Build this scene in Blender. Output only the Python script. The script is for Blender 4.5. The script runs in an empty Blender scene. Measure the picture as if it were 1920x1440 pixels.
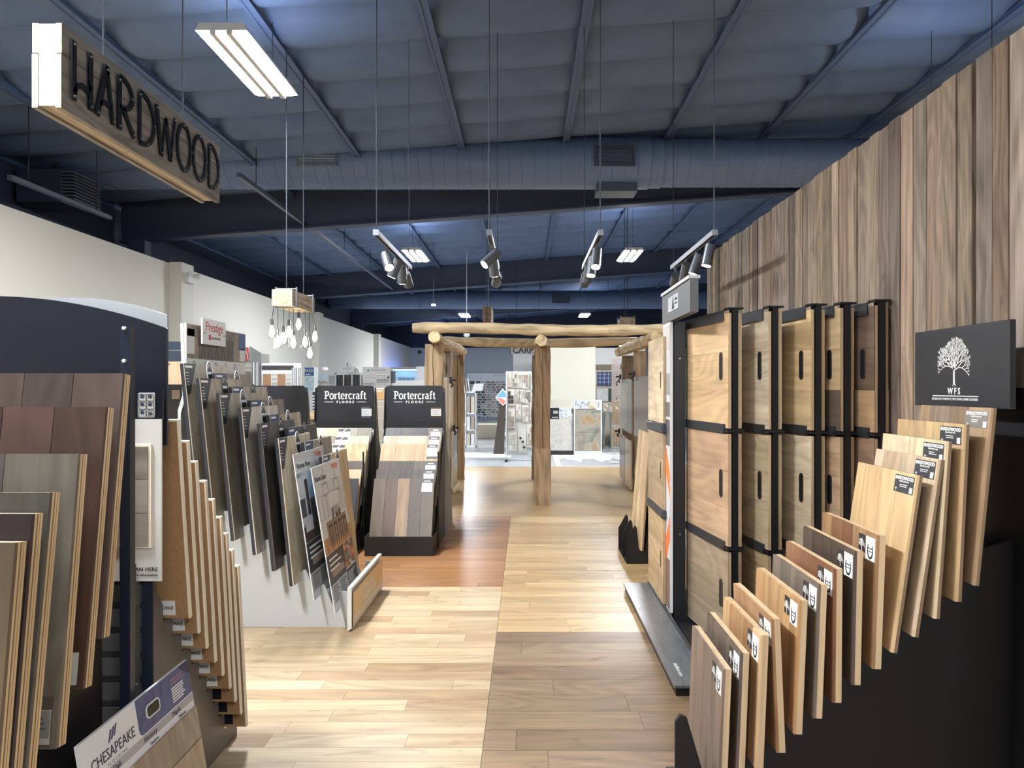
import bpy, bmesh, math, random
from mathutils import Vector, Matrix

random.seed(11)
PI = math.pi
SC = bpy.context.scene
COL = SC.collection

# ---------------------------------------------------------------- camera, world, exposure
F_PX, EYE = 1331.0, 1.6
cam_d = bpy.data.cameras.new('camera'); cam = bpy.data.objects.new('camera', cam_d); COL.objects.link(cam)
cam.location = (0, 0, EYE); cam.rotation_euler = (PI/2, 0, 0)
cam_d.sensor_fit = 'HORIZONTAL'; cam_d.sensor_width = 36.0; cam_d.lens = F_PX/1920*36.0
cam_d.shift_x = -27/1920; cam_d.shift_y = 7/1920
cam_d.clip_start = 0.05; cam_d.clip_end = 200
SC.camera = cam
W_ = bpy.data.worlds.new('world'); SC.world = W_; W_.use_nodes = True
W_.node_tree.nodes['Background'].inputs[0].default_value = (0.80, 0.90, 1.0, 1)
W_.node_tree.nodes['Background'].inputs[1].default_value = 0.50
SC.view_settings.view_transform = 'Standard'; SC.view_settings.look = 'None'
SC.view_settings.gamma = 1.0; SC.view_settings.use_curve_mapping = False
SC.view_settings.exposure = 0.0
SC.cycles.use_denoising = True
SC.cycles.max_bounces = 6; SC.cycles.diffuse_bounces = 3; SC.cycles.glossy_bounces = 3
SC.cycles.transmission_bounces = 4; SC.cycles.sample_clamp_indirect = 4.0
SC.cycles.caustics_reflective = False; SC.cycles.caustics_refractive = False
BAY_W, SPOT_W, SPOT_EMIT, BAY_UP = 450.0, 21.0, 12.0, 0.03

# ---------------------------------------------------------------- helpers
def lin(c):
    return tuple(((v/255)/12.92 if v/255 <= 0.04045 else (((v/255)+0.055)/1.055)**2.4) for v in c[:3])

MATS = {}
def _new(key):
    m = bpy.data.materials.new(key); m.use_nodes = True; MATS[key] = m
    nt = m.node_tree; b = nt.nodes['Principled BSDF']
    return m, nt, b

def plain(rgb, rough=0.5, metal=0.0, spec=0.5):
    key = 'plain_%d_%d_%d_%d_%d' % (*rgb, rough*100, metal*100)
    if key in MATS: return MATS[key]
    m, nt, b = _new(key)
    b.inputs['Base Color'].default_value = (*lin(rgb), 1); b.inputs['Roughness'].default_value = rough
    b.inputs['Metallic'].default_value = metal; b.inputs['Specular IOR Level'].default_value = spec
    n = nt.nodes.new('ShaderNodeTexNoise'); n.inputs['Scale'].default_value = 90; n.inputs['Detail'].default_value = 3
    bp = nt.nodes.new('ShaderNodeBump'); bp.inputs['Strength'].default_value = 0.04; bp.inputs['Distance'].default_value = 0.002
    nt.links.new(n.outputs['Fac'], bp.inputs['Height']); nt.links.new(bp.outputs[0], b.inputs['Normal'])
    return m

def emit(rgb, s):
    key = 'emit_%d_%d_%d_%d' % (*rgb, s*10)
    if key in MATS: return MATS[key]
    m, nt, b = _new(key)
    b.inputs['Base Color'].default_value = (*lin(rgb), 1)
    b.inputs['Emission Color'].default_value = (*lin(rgb), 1); b.inputs['Emission Strength'].default_value = s
    return m

def glass(alpha=0.2):
    key = 'clear_%d' % (alpha*100)
    if key in MATS: return MATS[key]
    m, nt, b = _new(key)
    tr = nt.nodes.new('ShaderNodeBsdfTransparent'); gl = nt.nodes.new('ShaderNodeBsdfGlossy')
    gl.inputs['Roughness'].default_value = 0.05
    mx = nt.nodes.new('ShaderNodeMixShader'); mx.inputs[0].default_value = alpha
    nt.links.new(tr.outputs[0], mx.inputs[1]); nt.links.new(gl.outputs[0], mx.inputs[2])
    nt.links.new(mx.outputs[0], nt.nodes['Material Output'].inputs['Surface'])
    return m

def wood(axis='Z', con=0.30, rough=0.45, across=26.0, along=1.3, knots=0.0, bump=0.15):
    """grain runs along the local axis; the colour is the object's own colour"""
    key = 'wood_%s_%d_%d_%d_%d' % (axis, con*100, rough*100, across, knots*100)
    if key in MATS: return MATS[key]
    m, nt, b = _new(key); L = nt.links; N = nt.nodes.new
    b.inputs['Roughness'].default_value = rough
    oi = N('ShaderNodeObjectInfo'); tc = N('ShaderNodeTexCoord')
    sc = N('ShaderNodeVectorMath'); sc.operation = 'SCALE'; sc.inputs[0].default_value = (37.1, 91.7, 53.3)
    L.new(oi.outputs['Random'], sc.inputs['Scale'])
    ad = N('ShaderNodeVectorMath'); ad.operation = 'ADD'
    L.new(tc.outputs['Object'], ad.inputs[0]); L.new(sc.outputs[0], ad.inputs[1])
    def noise(a, c, detail, dist):
        mp = N('ShaderNodeMapping')
        mp.inputs['Scale'].default_value = tuple(a if ax == axis else c for ax in 'XYZ')
        n = N('ShaderNodeTexNoise'); n.inputs['Scale'].default_value = 1; n.inputs['Detail'].default_value = detail
        n.inputs['Distortion'].default_value = dist
        L.new(ad.outputs[0], mp.inputs[0]); L.new(mp.outputs[0], n.inputs['Vector']); return n
    n1 = noise(along, across, 6, 0.7); n2 = noise(along*0.6, across*0.22, 3, 1.2); n3 = noise(along*6, across*5, 3, 0)
    r1 = N('ShaderNodeValToRGB'); e = r1.color_ramp.elements
    e[0].position = 0.28; e[1].position = 0.72
    lo, hi = 1-con, 1+con*0.55
    e[0].color = (lo*1.02, lo*0.98, lo*0.95, 1); e[1].color = (hi, hi, hi, 1)
    mx = N('ShaderNodeMath'); mx.operation = 'MULTIPLY_ADD'; mx.inputs[1].default_value = 0.5
    m2 = N('ShaderNodeMath'); m2.operation = 'MULTIPLY'; m2.inputs[1].default_value = 0.5
    L.new(n2.outputs['Fac'], m2.inputs[0]); L.new(n1.outputs['Fac'], mx.inputs[0]); L.new(m2.outputs[0], mx.inputs[2])
    ring = N('ShaderNodeMath'); ring.operation = 'MULTIPLY'; ring.inputs[1].default_value = 70.0
    sn = N('ShaderNodeMath'); sn.operation = 'SINE'
    n4 = noise(along*0.45, across*0.10, 1.5, 0.5)
    L.new(n4.outputs['Fac'], ring.inputs[0]); L.new(ring.outputs[0], sn.inputs[0])
    rm = N('ShaderNodeMath'); rm.operation = 'MULTIPLY_ADD'; rm.inputs[1].default_value = 0.075
    L.new(sn.outputs[0], rm.inputs[0]); L.new(mx.outputs[0], rm.inputs[2])
    L.new(rm.outputs[0], r1.inputs[0])
    mul = N('ShaderNodeMix'); mul.data_type = 'RGBA'; mul.blend_type = 'MULTIPLY'; mul.inputs[0].default_value = 1
    L.new(oi.outputs['Color'], mul.inputs[6]); L.new(r1.outputs[0], mul.inputs[7])
    out = mul.outputs[2]
    if knots > 0:
        mp = N('ShaderNodeMapping'); mp.inputs['Scale'].default_value = tuple(2.2 if ax == axis else 7.0 for ax in 'XYZ')
        L.new(ad.outputs[0], mp.inputs[0])
        v = N('ShaderNodeTexNoise'); v.inputs['Scale'].default_value = 1.6; v.inputs['Detail'].default_value = 4; v.inputs['Distortion'].default_value = 1.0
        L.new(mp.outputs[0], v.inputs['Vector'])
        r2 = N('ShaderNodeValToRGB'); r2.color_ramp.elements[0].position = 0.62; r2.color_ramp.elements[1].position = 0.80
        k = 1-knots
        r2.color_ramp.elements[0].color = (1, 1, 1, 1); r2.color_ramp.elements[1].color = (k, k*0.9, k*0.8, 1)
        L.new(v.outputs['Fac'], r2.inputs[0])
        mk = N('ShaderNodeMix'); mk.data_type = 'RGBA'; mk.blend_type = 'MULTIPLY'; mk.inputs[0].default_value = 1
        L.new(out, mk.inputs[6]); L.new(r2.outputs[0], mk.inputs[7]); out = mk.outputs[2]
    L.new(out, b.inputs['Base Color'])
    bp = N('ShaderNodeBump'); bp.inputs['Strength'].default_value = bump; bp.inputs['Distance'].default_value = 0.003
    sm = N('ShaderNodeMath'); sm.operation = 'ADD'
    L.new(n1.outputs['Fac'], sm.inputs[0]); L.new(n3.outputs['Fac'], sm.inputs[1])
    L.new(sm.outputs[0], bp.inputs['Height']); L.new(bp.outputs[0], b.inputs['Normal'])
    return m

def blotch(name, cols, scale, rough=0.5, stretch=(1, 1, 1), detail=5, dist=1.0, bump=0.0, stops=None):
    """procedural mottled surface: ramp of colours over a noise"""
    if name in MATS: return MATS[name]
    m, nt, b = _new(name); L = nt.links; N = nt.nodes.new
    tc = N('ShaderNodeTexCoord'); mp = N('ShaderNodeMapping'); mp.inputs['Scale'].default_value = stretch
    n = N('ShaderNodeTexNoise'); n.inputs['Scale'].default_value = scale; n.inputs['Detail'].default_value = detail
    n.inputs['Distortion'].default_value = dist
    L.new(tc.outputs['Object'], mp.inputs[0]); L.new(mp.outputs[0], n.inputs['Vector'])
    r = N('ShaderNodeValToRGB'); el = r.color_ramp.elements
    while len(el) < len(cols): el.new(0.5)
    for i, c in enumerate(cols):
        el[i].position = stops[i] if stops else 0.3+0.4*i/max(1, len(cols)-1)
        el[i].color = (*lin(c), 1)
    L.new(n.outputs['Fac'], r.inputs[0]); L.new(r.outputs[0], b.inputs['Base Color'])
    b.inputs['Roughness'].default_value = rough
    if bump:
        bp = N('ShaderNodeBump'); bp.inputs['Strength'].default_value = bump; bp.inputs['Distance'].default_value = 0.004
        L.new(n.outputs['Fac'], bp.inputs['Height']); L.new(bp.outputs[0], b.inputs['Normal'])
    return m

def bricks(name, c1, c2, mortar, bw, bh, msize=0.004, rough=0.4, grain=0.0, offset=0.37, plane='xy'):
    """plank or tile floor for distances where single pieces cannot be told apart"""
    if name in MATS: return MATS[name]
    m, nt, b = _new(name); L = nt.links; N = nt.nodes.new
    tc = N('ShaderNodeTexCoord'); t = N('ShaderNodeTexBrick')
    t.inputs['Scale'].default_value = 1; t.inputs['Brick Width'].default_value = bw; t.inputs['Row Height'].default_value = bh
    t.inputs['Mortar Size'].default_value = msize; t.offset = offset
    t.inputs['Color1'].default_value = (*lin(c1), 1); t.inputs['Color2'].default_value = (*lin(c2), 1)
    t.inputs['Mortar'].default_value = (*lin(mortar), 1)
    if plane == 'xz':
        sx = N('ShaderNodeSeparateXYZ'); cx = N('ShaderNodeCombineXYZ'); L.new(tc.outputs['Object'], sx.inputs[0])
        L.new(sx.outputs['X'], cx.inputs['X']); L.new(sx.outputs['Z'], cx.inputs['Y']); L.new(cx.outputs[0], t.inputs['Vector'])
    else: L.new(tc.outputs['Object'], t.inputs['Vector'])
    mp = N('ShaderNodeMapping'); mp.inputs['Scale'].default_value = (1.2, 22, 1)
    n = N('ShaderNodeTexNoise'); n.inputs['Scale'].default_value = 1; n.inputs['Detail'].default_value = 5
    L.new(tc.outputs['Object'], mp.inputs[0]); L.new(mp.outputs[0], n.inputs['Vector'])
    r = N('ShaderNodeValToRGB'); r.color_ramp.elements[0].position = .3; r.color_ramp.elements[1].position = .7
    g = 1-grain; r.color_ramp.elements[0].color = (g, g, g, 1); h = 1+grain*.5; r.color_ramp.elements[1].color = (h, h, h, 1)
    L.new(n.outputs['Fac'], r.inputs[0])
    mul = N('ShaderNodeMix'); mul.data_type = 'RGBA'; mul.blend_type = 'MULTIPLY'; mul.inputs[0].default_value = 1
    L.new(t.outputs['Color'], mul.inputs[6]); L.new(r.outputs[0], mul.inputs[7])
    L.new(mul.outputs[2], b.inputs['Base Color']); b.inputs['Roughness'].default_value = rough
    return m

class MB:
    def __init__(s): s.v = []; s.f = []; s.fix = False
    def box(s, x0, x1, y0, y1, z0, z1):
        n = len(s.v)
        s.v += [(x0,y0,z0),(x1,y0,z0),(x1,y1,z0),(x0,y1,z0),(x0,y0,z1),(x1,y0,z1),(x1,y1,z1),(x0,y1,z1)]
        s.f += [tuple(n+i for i in q) for q in ((3,2,1,0),(4,5,6,7),(0,1,5,4),(1,2,6,5),(2,3,7,6),(3,0,4,7))]
        return s
    def prism(s, poly, plane, a, b):
        n = len(s.v); k = len(poly); s.fix = True
        P = {'xz': lambda p, t: (p[0], t, p[1]), 'yz': lambda p, t: (t, p[0], p[1]), 'xy': lambda p, t: (p[0], p[1], t)}[plane]
        s.v += [P(p, a) for p in poly]+[P(p, b) for p in poly]
        s.f += [tuple(range(n, n+k)), tuple(range(n+2*k-1, n+k-1, -1))]
        s.f += [(n+i, n+(i+1) % k, n+k+(i+1) % k, n+k+i) for i in range(k)]
        return s
    def cyl(s, p0, p1, r0, r1=None, n=12, caps=True):
        r1 = r0 if r1 is None else r1; s.fix = True
        p0, p1 = Vector(p0), Vector(p1); d = (p1-p0).normalized()
        a = d.orthogonal().normalized(); b = d.cross(a); k = len(s.v)
        for p, r in ((p0, r0), (p1, r1)):
            for i in range(n):
                t = 2*PI*i/n; s.v.append(tuple(p+a*(r*math.cos(t))+b*(r*math.sin(t))))
        s.f += [(k+i, k+(i+1) % n, k+n+(i+1) % n, k+n+i) for i in range(n)]
        if caps: s.f += [tuple(range(k+n-1, k-1, -1)), tuple(range(k+n, k+2*n))]
        return s
    def tube(s, pts, r, n=6):
        for a, b in zip(pts, pts[1:]): s.cyl(a, b, r, n=n)
        return s
    def rings(s, centers, radii, axis, n=16, wob=None):
        """lathe-like body along an axis ('x','y','z')"""
        k = len(s.v); s.fix = True
        for j, (c, r) in enumerate(zip(centers, radii)):
            for i in range(n):
                t = 2*PI*i/n; rr = r*(1+(wob(j, i) if wob else 0)); u, w = rr*math.cos(t), rr*math.sin(t)
                s.v.append({'x': (c[0], c[1]+u, c[2]+w), 'y': (c[0]+u, c[1], c[2]+w), 'z': (c[0]+u, c[1]+w, c[2])}[axis])
        m = len(centers)
        for j in range(m-1):
            s.f += [(k+j*n+i, k+j*n+(i+1) % n, k+(j+1)*n+(i+1) % n, k+(j+1)*n+i) for i in range(n)]
        s.f += [tuple(range(k, k+n)), tuple(range(k+(m-1)*n, k+m*n))]
        return s
    def stroke(s, pts, w, y0, y1, closed=False):
        """flat ribbon through 2D points in the x-z plane, extruded from y0 to y1"""
        pts = [Vector(p) for p in pts]; m = len(pts); ws = w if isinstance(w, (list, tuple)) else [w]*m
        L, R = [], []
        for i in range(m):
            a = pts[(i-1) % m] if (closed or i > 0) else pts[i]; b = pts[(i+1) % m] if (closed or i < m-1) else pts[i]
            d = b-a
            if d.length < 1e-9: d = Vector((1, 0))
            d.normalize(); nrm = Vector((-d.y, d.x)); sc = 1.0
            if (closed or 0 < i < m-1):
                d1 = (pts[i]-a); 
                if d1.length > 1e-9: sc = 1/max(0.6, abs(d1.normalized().dot(d)))
            L.append(pts[i]+nrm*(ws[i]/2*sc)); R.append(pts[i]-nrm*(ws[i]/2*sc))
        for i in range(m if closed else m-1):
            j = (i+1) % m
            s.prism([tuple(L[i]), tuple(L[j]), tuple(R[j]), tuple(R[i])], 'xz', y0, y1)
        return s
    def build(s, name, mat, parent=None, color=None, smooth=False, loc=(0, 0, 0)):
        me = bpy.data.meshes.new(name); me.from_pydata(s.v, [], s.f)
        if s.fix:
            bm = bmesh.new(); bm.from_mesh(me); bmesh.ops.recalc_face_normals(bm, faces=bm.faces); bm.to_mesh(me); bm.free()
        if smooth:
            me.polygons.foreach_set('use_smooth', [True]*len(me.polygons))
        me.update(); me.materials.append(mat)
        o = bpy.data.objects.new(name, me); COL.objects.link(o); o.location = loc
        if parent is not None: o.parent = parent
        if color is not None:
            g = 0.3*color[0]+0.59*color[1]+0.11*color[2]
            o.color = (*lin([min(255, g*1.03+(v-g)*0.74) for v in color]), 1)
        return o

def bx(name, mat, parent, x0, x1, y0, y1, z0, z1, color=None):
    return MB().box(x0, x1, y0, y1, z0, z1).build(name, mat, parent, color)

def tag(o, label, cat, group=None, kind=None):
    o['label'] = label
    if cat: o['category'] = cat
    if group: o['group'] = group
    if kind: o['kind'] = kind
    return o

def thing(name, label, cat, loc=(0, 0, 0), rz=0.0, tilt=0.0, group=None, kind=None):
    o = bpy.data.objects.new(name, None); COL.objects.link(o); o.empty_display_size = 0.1
    o.location = loc; o.rotation_euler = (-tilt, 0, rz)
    return tag(o, label, cat, group, kind)

def copy_tree(o, parent=None):
    c = o.copy(); COL.objects.link(c); c.parent = parent
    for ch in list(o.children): copy_tree(ch, c)
    return c

def jit(c, a):
    k = random.uniform(-a, a)
    return tuple(max(0, min(255, v+k+random.uniform(-a, a)*0.25)) for v in c)

TXT = {}
def text(s, size, parent, x, z, mat, y=-0.0015, align='CENTER', sx=1.0, name='lettering', depth=0.0006, flat=False, rot=0.0, bold=0.0):
    cu = bpy.data.curves.new('txt', 'FONT'); cu.body = s; cu.size = size; cu.align_x = align; cu.extrude = depth; cu.resolution_u = 2
    if bold: cu.offset = bold
    ob = bpy.data.objects.new('txt', cu); me = bpy.data.meshes.new_from_object(ob)
    bpy.data.objects.remove(ob); bpy.data.curves.remove(cu)
    me.name = name
    M = Matrix.Translation((x, y, z)) @ (Matrix.Identity(4) if flat else Matrix.Rotation(PI/2, 4, 'X')) @ Matrix.Rotation(rot, 4, 'Z') @ Matrix.Diagonal((sx, 1, 1, 1))
    me.transform(M); me.materials.clear(); me.materials.append(mat)
    o = bpy.data.objects.new(name, me); COL.objects.link(o); o.parent = parent
    return o

def arc(cx, cz, rx, rz, a0, a1, n=10):
    return [(cx+rx*math.cos(math.radians(a0+(a1-a0)*i/n)), cz+rz*math.sin(math.radians(a0+(a1-a0)*i/n))) for i in range(n+1)]

def rrect(x0, x1, z0, z1, r, n=4, corners='abcd'):
    p = []
    for c, (cx, cz, a) in zip('abcd', ((x1-r, z0+r, -90), (x1-r, z1-r, 0), (x0+r, z1-r, 90), (x0+r, z0+r, 180))):
        if c in corners: p += arc(cx, cz, r, r, a, a+90, n)
        else: p.append({'a': (x1, z0), 'b': (x1, z1), 'c': (x0, z1), 'd': (x0, z0)}[c])
    return p

def at(px, py, Y):
    return Vector(((px-987)/F_PX*Y, Y, EYE-(py-727)/F_PX*Y))

BLACK = plain((13, 13, 17), 0.5); BLACKM = plain((30, 31, 35), 0.35, 0.3); WHITE = plain((232, 232, 230), 0.5)
NAVY = plain((8, 14, 29), 0.4); GREYM = plain((176, 178, 178), 0.45); STEEL = plain((170, 172, 175), 0.3, 0.9)
INK = plain((24, 26, 32), 0.6); CABLE = plain((34, 38, 47), 0.9); DARKST = plain((70, 74, 84), 0.4, 0.4)
CARD = plain((212, 214, 214), 0.5); CREAM = plain((226, 214, 190), 0.6)

# ================================================================ SETTING
FZ = 0.0
floor = thing('floor', 'showroom floor laid with patches of different sample flooring', 'floor', kind='structure')
bx('subfloor', plain((60, 56, 52), 0.8), floor, -7.2, 9.2, -4, 36.2, -0.10, -0.014)
def lay(x0, x1, y0, y1, w, name, cols, amt, mat, lmin, lmax):
    y = y0
    while y < y1-1e-4:
        w2 = min(w, y1-y); a = x0; b = x0+random.uniform(0.12, lmax)
        while a < x1-1e-4:
            if x1-b < 0.15: b = x1
            c = random.choice(cols)
            MB().box(0, b-a-0.0018, 0, w2-0.0019, -0.012, random.uniform(-0.0004, 0)).build(name, mat, floor, jit(c, amt), loc=(a, y, 0))
            a, b = b, b+random.uniform(lmin, lmax)
        y += w
HICK = [(174,145,103), (178,151,110), (170,139,97), (183,158,118), (160,126,85), (175,147,106)]
LOAK = [(176,141,85), (170,135,79), (182,147,93), (162,125,71), (174,141,87)]
DOAK = [(128,98,64), (136,106,72), (120,92,60), (132,102,70)]
WALN = [(150,94,44), (158,102,50), (142,88,42), (154,100,50)]
lay(-2.7, -0.193, 1.95, 5.71, 0.121, 'hickory_plank', HICK, 5, wood('X', 0.34, 0.38, 24, 1.1, knots=0.5, bump=0.05), 0.4, 1.35)
lay(-0.193, 2.0, 1.8, 4.65, 0.19, 'smoked_oak_plank', DOAK, 7, wood('X', 0.44, 0.42, 26, 1.2, knots=0.5, bump=0.06), 0.9, 1.9)
lay(-0.193, 2.0, 4.65, 8.84, 0.131, 'natural_oak_plank', LOAK, 6, wood('X', 0.32, 0.38, 24, 1.1, knots=0.5, bump=0.05), 0.5, 1.6)
lay(-2.7, -0.193, 5.71, 8.84, 0.121, 'walnut_plank', WALN, 9, wood('X', 0.32, 0.34, 24, 1.1, knots=0.3, bump=0.05), 0.5, 1.5)
bx('hickory_field', bricks('hickory_floor', (222,196,156), (206,176,134), (150,120,86), 1.1, 0.121, 0.0015, 0.4, 0.12), floor, -7, -2.7, -4, 8.84, -0.013, -0.0005)
bx('hickory_field', MATS['hickory_floor'], floor, -2.7, -0.193, -4, 1.95, -0.013, -0.0005)
bx('smoked_oak_field', bricks('smoked_floor', (118,92,70), (128,102,80), (70,54,42), 1.5, 0.19, 0.0015, 0.4, 0.12), floor, -0.193, 2.0, -4, 1.8, -0.013, -0.0005)
bx('greige_oak_field', bricks('greige_floor', (160,134,96), (146,120,84), (112,90,64), 1.2, 0.13, 0.0016, 0.30, 0.16), floor, -7, 9, 8.84, 14.4, -0.013, -0.0005)
bx('oak_field', bricks('oak_floor', (212,184,142), (204,172,128), (140,110,80), 1.2, 0.13, 0.0016, 0.4, 0.12), floor, 2.0, 9, -4, 8.84, -0.013, -0.0005)
bx('grey_tile_field', bricks('tile_floor', (168,172,174), (150,155,158), (196,200,202), 1.2, 0.6, 0.006, 0.22, 0.10), floor, -7, 9, 14.4, 36.2, -0.013, -0.0005)
for i, (y0, y1, g) in enumerate(((16.3, 17.6, 226), (19.0, 21.5, 232), (23.5, 25.5, 226))):
    bx('white_tile_strip', plain((g, g, g-1), 0.25), floor, -2.6, -0.35, y0, y1, -0.0005, 0.001)
# patterned mosaic inlay in front of the stone displays
wavy = [(0.72, 14.45)]+[(0.72+1.35*i/12, 15.75+0.35*math.sin(i*1.3)+0.25*math.sin(i*2.9)) for i in range(13)]+[(2.07, 14.45)]
MB().prism([(0.62, 14.42), (0.60, 17.6), (2.6, 17.6), (2.2, 14.42)], 'xy', -0.001, 0.0015).build('white_mosaic_inlay', bricks('white_mosaic', (236,236,232), (228,228,226), (205,205,203), 0.05, 0.05, 0.004, 0.3), floor)
MB().prism(wavy, 'xy', 0.0, 0.003).build('grey_mosaic_inlay', bricks('grey_mosaic', (134,136,138), (120,123,126), (176,178,180), 0.06, 0.05, 0.004, 0.35), floor)

# ---- right wall of reclaimed barn planks
wr = thing('wall_right', 'tall partition wall clad in reclaimed barn wood planks', 'wall', (2.0, 0, 0), kind='structure')
bx('backing', plain((18, 18, 22), 0.7), wr, 0.004, 0.12, 0.6, 7.74, 0, 3.0)
BARN = [(134,112,90), (122,104,86), (112,98,86), (146,122,96), (104,90,78), (126,104,80), (138,120,102), (116,96,76)]
BM = wood('Z', 0.58, 0.8, 38, 1.6, knots=0.55, bump=0.8)
edges = [2.906, 3.011, 3.118, 3.155, 3.266, 3.383, 3.512, 3.632, 3.754, 3.866, 3.985, 4.095]
e2 = [2.906]
while e2[0] > 0.6: e2.insert(0, e2[0]-random.uniform(0.10, 0.145))
e3 = [4.095]
while e3[-1] < 7.72: e3.append(e3[-1]+random.uniform(0.09, 0.15))
ye = e2[:-1]+edges+e3[1:]
for a, b in zip(ye, ye[1:]):
    if abs(a-3.118) < 1e-6: continue                      # the wide open joint
    g = random.choice([0.002, 0.004, 0.009]); t = random.uniform(0.018, 0.030)
    MB().box(-t, 0, 0, b-a-g, 0, 3.04+random.uniform(-0.008, 0.006)).build('barn_plank', BM, wr, jit([v*1.12 for v in random.choice(BARN)], 14), loc=(0, a, 0))

# ---- left wall with pilasters
LW = plain((230, 227, 217), 0.7); LW2 = plain((222, 219, 210), 0.7)
wl = thing('wall_left', 'long off-white partition wall with shallow pilasters', 'wall', (-5.9, 0, 0), kind='structure')
bx('wall_face', LW, wl, -0.14, 0, -4, 36, 0, 3.66)
for y in (3.9, 11.73, 19.5, 27.4):
    bx('pilaster', LW2, wl, 0, 0.2, y, y+0.43, 0, 3.68)
DK = plain((48, 57, 76), 0.8)
wlu = MB().box(-7.1, -7.0, -4, 36.2, 0, 6.0).build('wall_outer', DK); tag(wlu, 'dark painted outer wall seen above the partition', 'wall', kind='structure')
wb = thing('wall_back', 'pale grey back wall of the showroom', 'wall', (0, 36, 0), kind='structure')
bx('wall_face', plain((188, 193, 196), 0.7), wb, -5.9, 9.1, 0, 0.1, 0, 3.62)
bx('dark_upper_wall', DK, wb, -7.1, 9.1, 0.02, 0.12, 3.62, 6.4)
wfr = MB().box(9.0, 9.1, -4, 36.2, 0, 6.6).build('wall_far_right', DK); tag(wfr, 'dark painted outer wall beyond the barn wood partition', 'wall', kind='structure')

# ---- ceiling: sagging black insulation between purlins, deep roof beams
SL = 0.0735
def zr(x): return 5.35+SL*x
ceil = thing('ceiling', 'dark blue-black roof of draped insulation fabric', 'ceiling', (0, 0, 0), kind='structure')
CF = blotch('ceiling_fabric', [(77, 98, 132), (89, 110, 145), (83, 104, 139)], 0.9, 0.62, (1, 1, 1), 4, 1.5, bump=0.15)
CP = plain((72, 92, 128), 0.6)
pur = [-0.94+1.52*k for k in range(-4, 8)]
pur = [-7.05]+pur+[9.05]
bays = [-4.0, 4.25, 12.1, 20.1, 28.1, 36.1]
for x0, x1 in zip(pur, pur[1:]):
    for y0, y1 in zip(bays, bays[1:]):
        nb = max(1, round((y1-y0)/0.80)); nx, sub = 10, 6
        mb = MB(); V = []
        for j in range(nb*sub+1):
            y = y0+(y1-y0)*j/(nb*sub); v = (j % sub)/sub
            for i in range(nx+1):
                u = i/nx; x = x0+(x1-x0)*(0.5-0.5*math.cos(PI*u))
                w = math.sin(PI*u)**0.6 if 0 < u < 1 else 0
                dx = min(x-x0, x1-x)
                z = zr(x)-0.02-0.15*math.sin(PI*v)**0.75*(0.8+0.2*w)-0.012*w-0.007*math.exp(-dx/0.14)*math.sin(y*27+x0*5)*(1 if 0 < v else 0)
                V.append((x, y, z))
        mb.v = V; n = nx+1
        mb.f = [(j*n+i, j*n+i+1, (j+1)*n+i+1, (j+1)*n+i) for j in range(nb*sub) for i in range(nx)]
        mb.build('insulation_blanket', CF, ceil, smooth=True)
bx('roof_deck', DK, ceil, -7.1, 9.1, -4, 36.2, 6.35, 6.45)
for x in pur[1:-1]:
    z = zr(x)
    MB().box(x-0.05, x-0.022, -4, 36.1, z-0.205, z-0.195).box(x+0.022, x+0.05, -4, 36.1, z-0.205, z-0.195).box(x-0.026, x+0.026, -4, 36.1, z-0.195, z-0.13).build('purlin', CP, ceil)
for y in (4.25, 12.1, 20.1, 28.1):
    mb = MB(); bot = 0.78
    for (dz0, dz1, hw) in ((-bot, -bot+0.03, 0.11), (-bot+0.03, -0.03, 0.012), (-0.05, 0.0, 0.11)):
        mb.prism([(-6.9, zr(-6.9)+dz0), (9.0, zr(9.0)+dz0), (9.0, zr(9.0)+dz1), (-6.9, zr(-6.9)+dz1)], 'xz', y-hw, y+hw)
    mb.build('roof_beam', plain((58, 68, 90), 0.6), ceil)
    MB().box(-6.75, -6.45, y-0.1, y+0.1, 0, zr(-6.6)-0.7).build('steel_column', plain((58, 68, 90), 0.6), ceil)

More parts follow.
